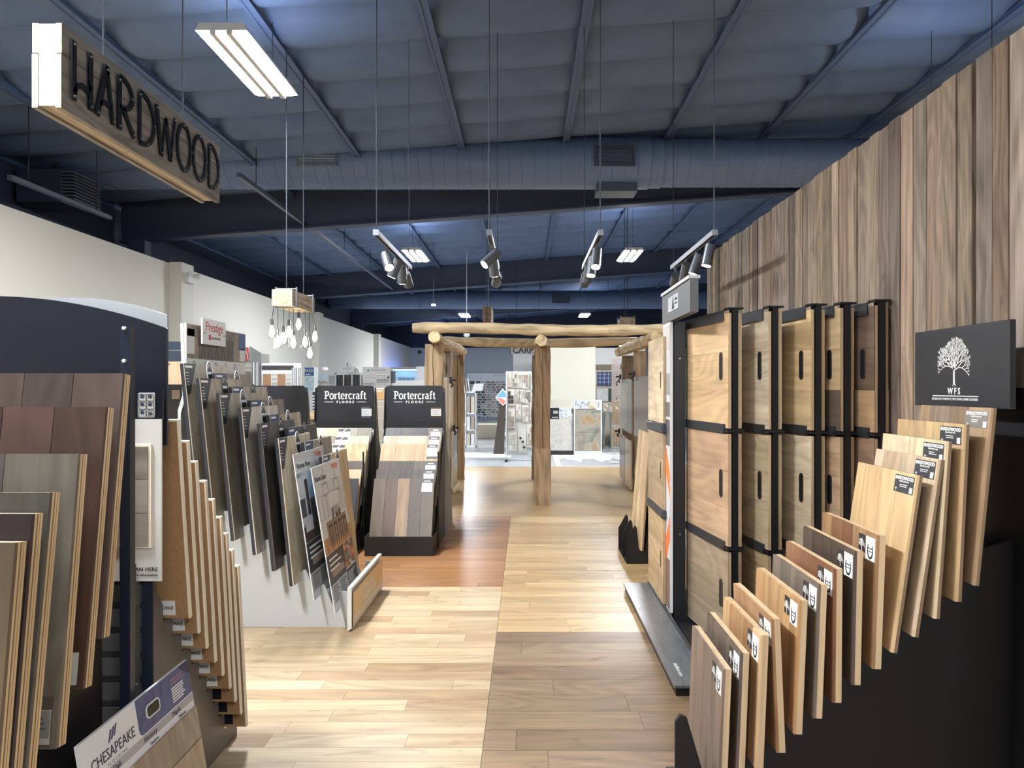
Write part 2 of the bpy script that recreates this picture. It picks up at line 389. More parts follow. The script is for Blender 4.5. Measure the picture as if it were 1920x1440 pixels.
# ---- spiral ducts
def duct(label, Y, z, r, x0, xs, x1, r2, step, vents, dark):
    t = thing('spiral_duct', label, 'duct', ((x0+x1)/2, Y, z-r)); o = t.location
    cen, rad = [], []
    x = x0
    while x < x1:
        rr = r if x < xs-0.12 else (r2 if x > xs+0.12 else (r+r2)/2)
        for dx, b in ((0, 0), (step*0.93, 0), (step*0.95, 0.005), (step*0.985, 0.005)):
            cen.append((x+dx-o.x, 0, r)); rad.append(rr+b)
        x += step
    MB().rings(cen, rad, 'x', 56).build('duct_shell', plain((104, 124, 160), 0.5, 0.1), t, smooth=False)
    for (vx, bright) in vents:
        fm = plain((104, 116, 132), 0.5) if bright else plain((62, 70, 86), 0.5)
        ya = -r-0.03; v = vx-o.x
        MB().box(v-0.3, v+0.3, ya, ya+0.16, r+0.12, r+0.155).box(v-0.3, v+0.3, ya, ya+0.16, r-0.155, r-0.12).box(v-0.3, v-0.265, ya, ya+0.16, r-0.12, r+0.12).box(v+0.265, v+0.3, ya, ya+0.16, r-0.12, r+0.12).build('vent_frame', fm, t)
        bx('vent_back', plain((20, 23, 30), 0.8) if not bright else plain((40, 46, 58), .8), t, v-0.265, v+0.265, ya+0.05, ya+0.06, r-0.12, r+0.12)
        mb = MB()
        for k in range(6): mb.box(v-0.265, v+0.265, ya+0.004, ya+0.02, r-0.105+k*0.04, r-0.092+k*0.04)
        for k in range(13): mb.box(v-0.25+k*0.0415, v-0.24+k*0.0415, ya+0.02, ya+0.035, r-0.12, r+0.12)
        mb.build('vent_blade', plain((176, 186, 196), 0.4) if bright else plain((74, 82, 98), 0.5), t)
    for k in range(4):
        x = x0+0.9+(x1-x0-1.5)*k/3.2
        MB().cyl((x-o.x, 0, 2*r-0.02), (x-o.x, 0, zr(x)-o.z-0.12), 0.008, n=5).build('hanger_rod', CABLE, t)
    return t
d1 = duct('wide spiral duct crossing the ceiling in front of the first roof beam', 10.75, 5.0, 0.385, -6.9, 1.78, 8.8, 0.355, 0.19, ((-3.06, True), (1.29, False)), False)
MB().box(1.05-0.95, 1.65-0.95, -0.2, 0.2, -0.09, 0.03).build('bottom_diffuser', plain((62, 70, 86), 0.5), d1)
d2 = duct('distant spiral duct near the back of the ceiling', 25.0, 4.70, 0.32, -6.9, 20, 8.8, 0.32, 0.6, ((1.2, False),), False)
ah = thing('air_handler', 'boxy dark air handling unit above the long off-white wall', 'air handler', (-6.45, 9.7, 4.12))
bx('cabinet', plain((58, 66, 82), 0.5), ah, -0.45, 0.15, -0.1, 0.5, 0, 0.44)
mb = MB()
for k in range(9): mb.box(0.15, 0.33, -0.1+0.0*k, 0.5, 0.03+k*0.045, 0.05+k*0.045)
mb.build('louvre', plain((82, 92, 108), 0.5), ah)
MB().cyl((-0.1, 0.2, 0.44), (-0.1, 0.2, 1.25-0.6), 0.02, n=6).build('hanger_rod', CABLE, ah)
cp = thing('conduit_rail', 'long pale conduit rail running front to back under the ceiling', 'conduit', (-3.77, 9.3, 4.36))
bx('rail', plain((70, 80, 98), 0.45), cp, -0.03, 0.03, 0, 11.0, 0, 0.06)
for k in range(5): MB().cyl((0, 0.6+k*2.4, 0.06), (0, 0.6+k*2.4, zr(-3.77)-4.36-0.05), 0.006, n=5).build('hanger_rod', CABLE, cp)
cp = thing('conduit_rail', 'short pale rail hanging beside the air handling unit', 'conduit', (-5.75, 7.9, 3.92))
bx('rail', plain((74, 84, 102), 0.45), cp, -0.03, 0.03, 0, 1.9, 0, 0.05)
for k in range(2): MB().cyl((0, 0.3+k*1.3, 0.05), (0, 0.3+k*1.3, zr(-5.75)-3.92-0.05), 0.006, n=5).build('hanger_rod', CABLE, cp)

# ---- high bay lights
def high_bay(X, Y, label, z=4.35):
    t = thing('high_bay_light', label, 'ceiling light', (X, Y+0.61, z), group='high bay lights')
    hw, hl = 0.20, 0.61
    MB().prism([(-hw, 0.0), (hw, 0.0), (hw-0.03, 0.06), (-hw+0.03, 0.06)], 'xz', -hl, hl).build('housing', plain((225, 228, 230), 0.4), t)
    for k in (-1, 0, 1):
        MB().prism([(k*0.128-0.038, -0.002), (k*0.128+0.038, -0.002), (k*0.128+0.030, -0.016), (k*0.128-0.030, -0.016)], 'xz', -hl+0.03, hl-0.03).build('lamp_strip', emit((246, 250, 255), BAY_W/(PI*0.27)), t)
    bx('added_ceiling_fill', emit((232, 240, 255), BAY_W*BAY_UP/(PI*0.30)), t, -0.13, 0.13, -hl+0.04, hl-0.04, 0.060, 0.064)  # glowing strip added on top of the housing to brighten the ceiling
    for k in (-0.064, 0.064):
        bx('divider', plain((225, 228, 230), 0.4), t, k-0.023, k+0.023, -hl, hl, -0.030, 0)
    for sy in (-1, 1):
        MB().cyl((0, sy*0.5, 0.06), (0, sy*0.5, zr(X)-z-0.2), 0.004, n=5).build('suspension_wire', CABLE, t)
    return t
for a in ((-2.35, 5.46, 'large bright high bay light beside the hanging HARDWOOD sign'),
          (-2.30, 14.2, 'high bay light behind the track light over the black header stands'),
          (2.15, 14.2, 'high bay light behind the track light by the barn wood wall'),
          (-2.35, 26.4, 'small distant high bay light above the pergola, close to the hanging timber sign'),
          (2.2, 26.4, 'small distant high bay light above the pergola, close to the timber chandelier block'),
          (4.4, 6.6, 'high bay light of the next aisle beyond the barn wood wall'),
          (-2.35, 1.1, 'high bay light overhead above the navy and bronze rack'),
          (2.3, -3.3, 'high bay light overhead behind the viewpoint')):
    high_bay(*a)

# ---- track lights
def track(X, Y0, label, aims, z=2.81, L=1.6, power=1.0):
    t = thing('track_light', label, 'track light', (X, Y0, z), group='track lights over the aisle')
    MB().box(-0.02, 0.02, 0, L, 0, 0.012).box(-0.02, -0.012, 0, L, -0.028, 0).box(0.012, 0.02, 0, L, -0.028, 0).box(-0.022, 0.022, -0.012, 0, -0.030, 0.014).build('rail', plain((130, 134, 140), 0.35, 0.4), t)
    MB().cyl((0, 0.02, 0.012), (0, 0.02, zr(X)-z-0.2), 0.0045, n=6).build('hanging_rod', plain((70, 76, 88), 0.7), t)
    MB().cyl((0, L-0.05, 0.012), (0, L-0.05, zr(X)-z-0.2), 0.003, n=6).build('hanging_rod', CABLE, t)
    for k, (fy, tgt) in enumerate(aims):
        y = L*fy; d = (Vector(tgt)-Vector((X, Y0+y, z-0.16))).normalized()
        c = Vector((0, y, -0.15)); a, b = c-d*0.085, c+d*0.085
        hd = MB().cyl(a, b, 0.042, 0.045, 18).build('lamp_head', plain((92, 96, 102), 0.34, 0.5), t, smooth=False)
        MB().cyl(b-d*0.004, b+d*0.002, 0.036, 0.036, 16).build('lens', emit((255, 247, 232), SPOT_EMIT), hd)
        MB().cyl((0, y, -0.028), tuple(a+d*0.03), 0.009, n=8).build('swivel_stem', plain((92, 96, 102), 0.34, 0.5), hd)
        ld = bpy.data.lights.new('spot', 'SPOT'); ld.energy = SPOT_W*power; ld.spot_size = math.radians(72); ld.spot_blend = 0.7
        ld.shadow_soft_size = 0.035; ld.color = (1.0, 0.955, 0.89)
        lo = bpy.data.objects.new('spot', ld); COL.objects.link(lo); lo.parent = t
        lo.location = b+d*0.045; lo.rotation_euler = d.to_track_quat('-Z', 'Y').to_euler()
    return t
track(-1.165, 5.5, 'track light hanging over the stands with black headers', ((0.28, (-0.2, 4.0, 0.3)), (0.5, (-1.9, 6.4, 1.0)), (0.72, (-1.2, 7.2, 0.7)), (0.9, (-0.9, 9.5, 0.5))))
track(-0.289, 5.5, 'track light hanging over the walnut floor patch', ((0.2, (-1.9, 4.9, 1.0)), (0.45, (0.1, 7.0, 0.0)), (0.68, (0.3, 9.7, 1.0)), (0.9, (-0.9, 10.5, 1.0))))
track(0.574, 5.5, 'track light hanging above the natural oak floor patch', ((0.2, (0.2, 4.6, 0.0)), (0.45, (0.2, 5.5, 0.0)), (0.68, (0.2, 8.0, 0.2)), (0.9, (0.6, 10.5, 0.8))))
track(1.459, 5.5, 'track light hanging beside the barn wood wall', ((0.12, (0.9, 5.6, 0.0)), (0.38, (0.6, 6.2, 0.0)), (0.64, (1.4, 7.6, 1.0)), (0.92, (1.7, 10.8, 1.2))))
track(-0.55, 0.1, 'track light overhead above the hickory floor patch', ((0.1, (-1.8, 2.2, 1.3)), (0.4, (-1.6, 4.9, 1.1)), (0.7, (1.2, 2.9, 0.8)), (0.95, (1.5, 3.6, 1.5))), z=2.9, power=1.25)
track(0.25, 0.1, 'track light overhead above the smoked oak floor patch', ((0.1, (1.2, 2.6, 0.5)), (0.4, (1.1, 2.8, 0.6)), (0.7, (1.6, 3.9, 1.6)), (0.95, (1.2, 4.0, 1.2))), z=2.9, power=1.25)

# ================================================================ shared builders for sample boards
PLY = wood('Z', 0.22, 0.6, 60, 0.8)
FACE_V = wood('Z', 0.36, 0.42, 30, 1.6, knots=0.3, bump=0.08)
FACE_H = wood('X', 0.36, 0.42, 30, 1.6, knots=0.3, bump=0.08)
BARNZ = wood('Y', 0.5, 0.8, 36, 1.5, knots=0.5, bump=0.6)

def tree_marks(mb, x, z, h, y0, y1, seed=3, depth=6, w=0.03):
    rnd = random.Random(seed)
    trunk = h*0.34
    mb.stroke([(x-0.035*h, z), (x-0.012*h, z+0.04*h), (x-0.012*h, z+trunk)], 0.018*h, y0, y1)
    mb.stroke([(x+0.045*h, z), (x+0.012*h, z+0.04*h), (x+0.010*h, z+trunk)], 0.018*h, y0, y1)
    def br(px, pz, ang, ln, wd, d):
        qx, qz = px+ln*math.cos(ang), pz+ln*math.sin(ang)
        mb.stroke([(px, pz), (qx, qz)], wd, y0, y1)
        if d <= 0: return
        for s in (-1, 1):
            br(qx, qz, ang+s*rnd.uniform(0.18, 0.55)+(PI/2-ang)*0.06, ln*rnd.uniform(0.72, 0.95), max(wd*0.78, 0.0085*h), d-1)
    for a in (22, 44, 66, 84, 98, 116, 138, 160):
        br(x, z+trunk*rnd.uniform(0.8, 1.0), math.radians(a), h*0.14, 0.020*h, depth-2)

def board(label, origin, rz, tilt, W, H, T, core, cols, group, vertical=True, face_t=0.010, cuts=None, name='wood_sample_board', cat='flooring sample', corner=None):
    t = thing(name, label, cat, origin, rz, tilt, group)
    MB().box(0, W, face_t, T, 0, H).build('backing_board', PLY if isinstance(core, tuple) else core, t, core if isinstance(core, tuple) else None)
    n = len(cols); cuts = cuts or [i/n for i in range(n+1)]
    for i, c in enumerate(cols):
        a, b = cuts[i], cuts[i+1]
        if vertical: MB().box(a*W+(0.001 if i else 0), b*W-(0.001 if i < n-1 else 0), 0, face_t, 0, H).build('plank', FACE_V, t, jit(c, 10))
        else: MB().box(0, W, 0, face_t, a*H+0.0006, b*H-0.0006).build('plank', FACE_H, t, jit(c, 8))
    return t

def lines(mb, x0, x1, z0, z1, n, h, y0=-0.0012, y1=-0.0004, ragged=0.4):
    for k in range(n):
        z = z1-(z1-z0)*(k+0.5)/n
        mb.box(x0, x1-(x1-x0)*random.uniform(0, ragged), y0, y1, z-h/2, z+h/2)
    return mb

# ================================================================ hanging HARDWOOD sign
X0, Y0, L, ZB, SH = -2.07, 3.16, 1.63, 2.846, 0.38
t = thing('hanging_sign', 'weathered plank sign with black metal HARDWOOD letters', 'sign', (X0, Y0, ZB))
MB().box(-0.104, -0.026, 0.004, L-0.004, 0.012, SH-0.004).build('core_beam', BARNZ, t, (196, 182, 160))
for (a, b) in ((-0.026, 0.0), (-0.130, -0.104)):
    MB().box(a, b, 0, L, 0, SH*0.635).build('face_plank', BARNZ, t, (136, 130, 126))
    MB().box(a, b, 0.004, L-0.003, SH*0.645, SH).build('face_plank', BARNZ, t, (142, 136, 132))
for (a, b) in ((-0.0258, -0.0004), (-0.1298, -0.1044)):        # fresh sawn plank ends
    MB().box(a, b, -0.002, 0.0, 0.002, SH*0.63).build('sawn_end', PLY, t, (214, 178, 112))
    MB().box(a, b, 0.001, 0.004, SH*0.65, SH-0.002).build('sawn_end', PLY, t, (214, 178, 112))
lw, LZ0, LZ1 = 0.026, 0.065, 0.335
m_ = (LZ0+LZ1)/2; h_ = LZ1-LZ0
def letter(a, b, strokes, bolts):
    """strokes in unit box (u along the sign, v up); drawn on the +X face"""
    mb = MB()
    for st, w in strokes:
        pts = [(a+u*(b-a), LZ0+v*h_) for u, v in st]
        tmp = MB().stroke(pts, w, 0, 1)
        base = len(mb.v)
        mb.v += [(0.006+0.006*p[1], p[0], p[2]) for p in tmp.v]; mb.f += [tuple(base+i for i in q) for q in tmp.f]
    mb.fix = True
    o = mb.build('metal_letter', plain((20, 22, 30), 0.35, 0.5), t)
    bb = MB()
    for u, v in bolts:
        y, z = a+u*(b-a), LZ0+v*h_
        bb.cyl((0.0, y, z), (0.018, y, z), 0.006, n=8)
    bb.build('bolt', STEEL, o)
def ov(n=20, a0=0, a1=360, cx=0.5, rx=0.5, cv=0.5, rv=0.5): return [(cx+rx*math.cos(math.radians(a0+(a1-a0)*i/n)), cv+rv*math.sin(math.radians(a0+(a1-a0)*i/n))) for i in range(n+1)]
O = [(ov(), lw)]; D = [([(0.06, 0), (0.06, 1)], lw), ([(0.06, 1)]+ov(14, 90, -90, 0.2, 0.75, 0.5, 0.5)+[(0.06, 0)], lw)]
G = {'H': ([([(0.05, 0.0), (0.05, 1)], lw*1.3), ([(0.85, 0), (0.85, 1)], lw*1.3), ([(0.05, 0.12), (0.2, 0.28), (0.45, 0.34), (0.7, 0.30), (0.85, 0.42)], lw)], ((.05,.06), (.05,.94), (.85,.06), (.85,.94))),
     'A': ([([(0, 0), (0.6, 1)], lw*1.5), ([(0.6, 1), (0.95, 0)], lw), ([(0.16, 0.22), (0.45, 0.32), (0.85, 0.28)], lw*.8)], ((.03,.05), (.6,.93), (.93,.05))),
     'R': ([([(0.08, 0), (0.08, 1)], lw*1.4), ([(0.08, 1)]+ov(10, 90, -90, 0.25, 0.6, 0.72, 0.28)+[(0.08, 0.44)], lw), ([(0.3, 0.44), (0.95, 0.0)], lw*1.2)], ((.08,.06), (.08,.92), (.8,.72), (.9,.05))),
     'D': (D, ((.08,.06), (.08,.94), (.93,.5), (.5,.04))),
     'W': ([([(0, 1), (0.25, 0)], lw*1.3), ([(0.25, 0), (0.5, 0.85)], lw*.8), ([(0.5, 0.85), (0.75, 0)], lw*1.3), ([(0.75, 0), (1, 1)], lw*.8)], ((.02,.94), (.25,.06), (.75,.06), (.98,.94))),
     'O': (O, ((.5,1.0), (.5,0.0), (0.0,.5), (1.0,.5)))}
for ch, a, b in (('H', 3.226, 3.38), ('A', 3.405, 3.546), ('R', 3.583, 3.738), ('D', 3.775, 3.94), ('W', 3.957, 4.165), ('O', 4.195, 4.36), ('O', 4.395, 4.565), ('D', 4.605, 4.765)):
    letter(a-Y0, b-Y0, *G[ch])
for y in (0.42, 1.25): MB().cyl((-0.065, y, SH-0.01), (-0.065, y, zr(-2.1)-ZB-0.2), 0.004, n=5).build('suspension_wire', CABLE, t)

# ================================================================ tree-logo display on the right (lower thick boards, upper oak boards)
YN = 2.60
low = [(0.720, 0.569, -0.02), (0.785, 0.628, -0.02), (0.856, 0.694, -0.02), (0.897, 0.752, 0.02), (0.999, 0.821, -0.021),
       (1.070, 0.879, -0.019), (1.126, 0.936, -0.004), (1.202, 1.001, -0.010), (1.285, 1.060, -0.018)]
lowc = [((124,100,86), 'grey-brown hand-scraped plank board at the very front of the waterfall rack'), ((88,72,62), 'dark brown thick plank board, second from the front of the waterfall rack'),
        ((176,128,78), 'honey oak thick board, third from the front of the waterfall rack'), ((168,118,72), 'amber board tilting forward against the honey oak board'),
        ((186,134,78), 'warm golden oak thick board in the middle of the waterfall rack'), ((112,98,84), 'weathered grey oak thick board behind the warm golden one'),
        ((140,88,54), 'reddish hickory thick board behind the weathered grey one'), ((82,66,56), 'dark espresso thick board with black and white stickers'),
        ((158,110,70), 'rustic amber thick board, uppermost of those with horseshoe stickers')]
upp = [(1.431, 1.280, -0.095), (1.509, 1.338, -0.095), (1.538, 1.404, -0.046), (1.602, 1.466, -0.030), (1.702, 1.526, -0.066)]
uppc = [([(206,166,108)]*4, 'golden European oak sample board, lowest of the five under the tree sign'), ([(204,176,134), (176,146,110), (182,154,118), (206,178,136)], 'two-tone pale oak sample board, second lowest under the tree sign'),
        ([(222,196,150)]*4, 'very pale oak sample board, third of five under the tree sign'), ([(202,162,106), (208,168,112), (198,158,100), (204,164,108)], 'honey European oak sample board, fourth of five under the tree sign'),
        ([(176,136,96), (140,112,88), (144,116,90), (180,140,100)], 'mixed brown oak sample board directly below the black tree sign')]
slots = []
for i, ((x, z, ln), (c, lab)) in enumerate(zip(low, lowc)):
    H = math.hypot(0.49, ln); xb, zb = x+ln, z-0.49; slots.append((xb, zb, 0.032, ln))
    cc = [c]*5 if i != 2 else [(196,150,92), (170,118,70), (186,136,82), (160,110,66), (204,164,112)]
    if i == 8: cc = [(170,124,72), (150,98,62), (140,88,58), (168,120,78), (164,116,72)]
    b = board(lab, (xb, YN+0.48, zb), -PI/2, math.atan2(-ln, 0.49), 0.48, H, 0.032, (196, 164, 118), cc, 'thick boards in the waterfall rack', cuts=[0, .2, .42, .6, .82, 1])
    s1 = bx('horseshoe_sticker', WHITE, b, 0.398, 0.468, -0.0008, 0, H-0.105, H-0.018)
    mb = MB().stroke(arc(0.433, H-0.066, 0.020, 0.030, 140, 400, 16), [0.004+0.004*math.sin(PI*k/16) for k in range(17)], -0.0014, -0.0008)
    mb.box(0.412, 0.454, -0.0014, -0.0008, H-0.062, H-0.058).box(0.410, 0.456, -0.0014, -0.0008, H-0.073, H-0.070)
    mb.build('horseshoe_mark', INK, s1)
    s2 = bx('tree_sticker', plain((44, 42, 42), 0.5), b, 0.340, 0.392, -0.0008, 0, H-0.085, H-0.018)
    mb = MB(); tree_marks(mb, 0.366, H-0.082, 0.060, -0.0014, -0.0008, seed=5, depth=5); mb.build('tree_mark', WHITE, s2)
for i, ((x, z, ln), (cols, lab)) in enumerate(zip(upp, uppc)):
    H = math.hypot(0.65, ln); xb, zb = x+ln, z-0.65; slots.append((xb, zb, 0.022, ln))
    b = board(lab, (xb, YN+0.46, zb), -PI/2, math.atan2(-ln, 0.65), 0.46, H, 0.022, (126, 98, 68), cols, 'oak boards under the tree sign', cuts=[0, .15, .46, .72, 1])
    s1 = bx('name_sticker', plain((52, 53, 58), 0.5) if i < 4 else plain((128, 122, 116), 0.5), b, 0.315, 0.450, -0.0008, 0, H-0.078, H-0.012)
    text('SHADOWOOD', 0.0185, s1, 0.3825, H-0.029, WHITE, sx=1.0, bold=0.0006)
    text('EUROPEAN OAK', 0.0085, s1, 0.3825, H-0.038, WHITE)
    mb = lines(MB(), 0.355, 0.41, H-0.058, H-0.044, 2, 0.0028); tree_marks(mb, 0.331, H-0.075, 0.022, -0.0012, -0.0006, seed=5, depth=4); mb.build('fine_print', WHITE, s1)
    bx('code_patch', WHITE, s1, 0.424, 0.444, -0.0012, -0.0008, H-0.074, H-0.052)
wfs = thing('waterfall_rack', 'black waterfall floor rack against the barn wood wall', 'display rack', (1.3, 2.85, 0))
def sawtooth(slots, x0, xend, tip, tooth):
    p = [(x0, 0), (x0, tip), (x0+0.02, tip+0.025), (x0+0.045, tip+0.015)]
    for k, (xb, zb, T, ln) in enumerate(slots):
        nx = slots[k+1][0] if k+1 < len(slots) else xb+T+0.07
        p += [(xb-0.007, max(0.02, zb-0.003)), (xb+T+0.007, max(0.02, zb-0.003))]
        g0, g1 = xb+T+0.010, nx-0.010
        if g1-g0 > 0.006:
            hh = min(tooth, tooth*(g1-g0)/0.03); sh = hh*(-ln)/0.5
            p += [(g0+sh*0.9, zb+hh*0.9), (g1+sh*0.9-0.002, zb+hh)]
    return p
for k, y in enumerate((2.74, 2.96)):
    p = sawtooth(slots[2*k:], 0.575+0.20*k, 1.9, 0.31 if k == 0 else 0.24, 0.085)+[(1.90, 1.02), (1.955, 1.05), (1.955, 0)]
    MB().prism([(a-1.3, b) for a, b in p], 'xz', y-2.85, y-2.85+0.018).build('side_panel', BLACK, wfs)
MB().box(0.58, 0.60, -0.17, 0.47, 0.02, 1.60).build('back_panel', BLACK, wfs)
bx('cross_brace', BLACK, wfs, -0.72, 0.6, -0.092, 0.11, 0.0, 0.02)
sg = thing('tree_logo_sign', 'black rectangular sign with a white bare tree emblem', 'sign', (1.8, 3.287, 1.52), -PI/2)
bx('sign_panel', plain((40, 41, 46), 0.42), sg, 0, 0.645, 0, 0.022, 0, 0.335)
mb = MB(); tree_marks(mb, 0.30, 0.088, 0.225, -0.0016, 0, seed=8, depth=7); mb.build('tree_emblem', WHITE, sg)
text('W F S', 0.038, sg, 0.30, 0.053, WHITE, sx=0.9, bold=0.0008)
bx('rule_line', WHITE, sg, 0.145, 0.46, -0.0012, 0, 0.043, 0.047)
text('DISTRIBUTION OF HARDWOOD, VINYL PLANK & LAMINATE FLOORING', 0.0145, sg, 0.30, 0.027, WHITE, sx=0.68)
MB().box(0.30, 0.35, 0.022, 0.10, 0.10, 0.14).build('bracket', BLACK, sg)

# ================================================================ wing rack: five swing wings, header post, base
base = thing('wing_rack_base', 'grey steel floor tray and tall post of the swing panel rack', 'display rack', (0.765, 3.67, 0))
bx('tray_top', blotch('tray_steel', [(72, 75, 78), (98, 100, 101), (84, 87, 90)], 3.0, 0.30, (6, 1, 1)), base, 0, 0.205, 0, 1.93, 0.046, 0.060)
bx('tray_core', BLACK, base, 0.012, 0.205, 0.012, 1.92, 0, 0.046)
bx('tray_upstand', plain((64, 66, 69), 0.35, 0.3), base, 0.190, 0.205, 0.30, 1.93, 0.060, 0.078)
t_ = text('cladders.com', 0.034, base, 0.055, 0, CARD, flat=True, rot=-PI/2, y=0.30, align='LEFT'); t_.data.transform(Matrix.Translation((0, 0, 0.061)))
bx('main_post', plain((34, 35, 38), 0.4, 0.3), base, 0.245, 0.322, 1.18, 1.26, 0, 2.05)
bx('floor_plate', BLACK, base, 0.205, 1.10, -0.10, 1.93, 0, 0.012)
MB().cyl((0.283, 1.178, 1.80), (0.283, 1.172, 1.80), 0.006, n=10).cyl((0.283, 1.178, 0.6), (0.283, 1.172, 0.6), 0.006, n=10).build('screw', STEEL, base)
po = bx('poster_strip', plain((206, 208, 210), 0.4), base, 0.215, 0.235, 1.175, 1.43, 0.062, 2.05)
po2 = MB()
for (z0, z1, c) in ((1.86, 2.03, (196, 190, 184)), (1.55, 1.70, (150, 148, 146)), (1.40, 1.50, (104, 102, 100)), (1.2, 1.38, (96, 96, 98)), (0.08, 0.42, (120, 96, 84))):
    bx('printed_photo', plain(c, 0.4), po, 0.2138, 0.2150, 1.180, 1.425, z0, z1)
for z, s in ((1.80, 1), (0.62, 1)):
    pass
for z0 in (1.02, 0.92):
    MB().prism([(1.18, z0), (1.30, z0+0.16), (1.425, z0), (1.425, z0-0.07), (1.30, z0+0.08), (1.18, z0-0.07)], 'yz', 0.2134, 0.2150).build('orange_chevron', plain((232, 122, 36), 0.5), po)
for z0 in (0.56, 0.47):
    MB().prism([(1.18, z0+0.16), (1.30, z0), (1.425, z0+0.16), (1.425, z0+0.09), (1.30, z0-0.07), (1.18, z0+0.09)], 'yz', 0.2134, 0.2150).build('orange_chevron', plain((226, 110, 30), 0.5), po)
hdr = bx('header_box', plain((84, 85, 86), 0.5), base, 0.215, 0.265, 0.58, 1.45, 2.055, 2.255)
bx('header_cap', plain((176, 178, 180), 0.4), hdr, 0.205, 0.275, 0.575, 1.455, 2.255, 2.275)
bx('header_plate', plain((168, 172, 176), 0.3), hdr, 0.211, 0.215, 0.90, 1.22, 2.115, 2.215)
MB().prism([(1.02, 2.125), (1.06, 2.205), (1.09, 2.125)], 'yz', 0.2095, 0.211).box(0.2095, 0.211, 0.93, 1.0, 2.15, 2.16).box(0.2095, 0.211, 0.93, 1.0, 2.175, 2.19).build('logo_mark', INK, hdr)
# a far column of three stacked boards beside the post
fc = thing('stacked_panels', 'column of three stacked oak panels behind the orange chevron poster', 'flooring sample', (0.958, 5.58, 0.06), -PI/2)
for z0, z1, c in ((0.02, 0.62, (196,160,110)), (0.68, 1.22, (176,146,108)), (1.29, 1.90, (216,190,146))):
    p = MB().box(0, 0.60, 0.004, 0.020, z0, z1).build('panel', PLY, fc, (190, 160, 120))
    for k in range(3):
        MB().box(0, 0.60, 0, 0.004, z0+(z1-z0)*k/3+0.0008, z0+(z1-z0)*(k+1)/3-0.0008).build('plank', FACE_H, p, jit(c, 6))
    MB().prism(rrect(0.50, 0.525, (z0+z1)/2-0.06, (z0+z1)/2+0.06, 0.012), 'xz', -0.0015, 0).build('hand_slot', BLACK, p)
for z in (0.625, 1.225): bx('bracket_bar', DARKST, fc, 0, 0.62, -0.012, 0.022, z, z+0.05)
bx('foot', BLACK, fc, 0.0, 0.60, 0.0, 0.03, 0.0, 0.02)
WX = [(1.193, 4.20), (1.400, 4.115), (1.606, 4.01), (1.740, 3.94), (1.872, 3.82)]
WC = [([(214,172,116)]*3, [(190,150,110)]*3, [(150,128,100)]*3),
      ([(206,186,152)]*3, [(186,164,124)]*3, [(172,142,98)]*3),
      ([(200,166,116), (206,170,116), (204,166,110)], [(208,186,148)]*3, [(168,140,100)]*3),
      ([(92,76,62), (196,162,114), (204,172,124)], [(188,152,112)]*3, [(120,96,74)]*3),
      ([(178,140,92), (104,82,64), (100,78,62)], [(140,104,78)]*3, [(96,76,60)]*3)]
WL = ['first swing wing along the aisle, holding light oak panels', 'second swing wing with pale whitewashed oak panels', 'third swing wing with golden oak panels in the upper tier',
      'fourth swing wing with a half pale half dark upper panel', 'fifth swing wing against the wall with dark brown upper panel']
ang = math.atan2(-0.73, 0.094); WLN = 0.70
for i, ((x, y), tiers, lab) in enumerate(zip(WX, WC, WL)):
    ox, oy = x-WLN*math.cos(ang), y-WLN*math.sin(ang)
    w = thing('swing_wing', lab, 'display wing', (ox, oy, 0.013), ang, group='wings of the swing panel rack')
    MB().box(WLN-0.045, WLN+0.012, 0.026, 0.058, 0, 2.05).build('frame_post', BLACKM, w)
    bx('rear_post', BLACKM, w, 0.0, 0.03, 0.026, 0.058, 0, 2.05)
    MB().box(WLN-0.05, WLN+0.016, -0.006, 0.090, 2.052, 2.062).build('top_cap', BLACKM, w)
    MB().prism([(-0.012, 1.985), (-0.006, 1.985), (-0.004, 2.045), (0.022, 2.052), (0.022, 2.058), (-0.010, 2.051)], 'yz', 0.01, WLN-0.05).build('top_lip', plain((58, 60, 64), 0.4, 0.3), w)
    for z in (0.615, 1.315):
        bx('bracket_bar', plain((54, 55, 58), 0.4, 0.3), w, 0.01, WLN-0.04, -0.010, 0.0, z, z+0.055)
        bx('bracket_tab', BLACK, w, WLN-0.06, WLN+0.018, -0.010, 0.094, z+0.012, z+0.024)
    for tz, cols in zip(((1.345, 2.03), (0.645, 1.312), (0.02, 0.612)), tiers):
        for side in (0, 1):
            y0, y1 = (0.0, 0.020) if side == 0 else (0.062, 0.084)
            p = MB().box(0.0, WLN, y0+(0.005 if side == 0 else 0), y1-(0 if side == 0 else 0.005), tz[0], tz[1]).build('panel', PLY, w, (184, 152, 112))
            n = len(cols); yy = (0.0, 0.005) if side == 0 else (0.079, 0.084)
            for k, c in enumerate(cols):
                zz0, zz1 = tz[0]+(tz[1]-tz[0])*k/n, tz[0]+(tz[1]-tz[0])*(k+1)/n
                MB().box(0, WLN, yy[0], yy[1], zz0+0.0008, zz1-0.0008).build('plank', FACE_H, p, jit(c, 5))
            if side == 0:
                zc = (tz[0]+tz[1])/2+0.03
                r = MB().prism(rrect(WLN-0.125, WLN-0.080, zc-0.085, zc+0.085, 0.022, 6), 'xz', -0.0025, 0.0).build('hand_slot', BLACK, p)
                MB().stroke(rrect(WLN-0.123, WLN-0.082, zc-0.083, zc+0.083, 0.020, 6), 0.004, -0.004, -0.0025, closed=True).build('slot_rim', plain((60, 58, 56), 0.4), r)

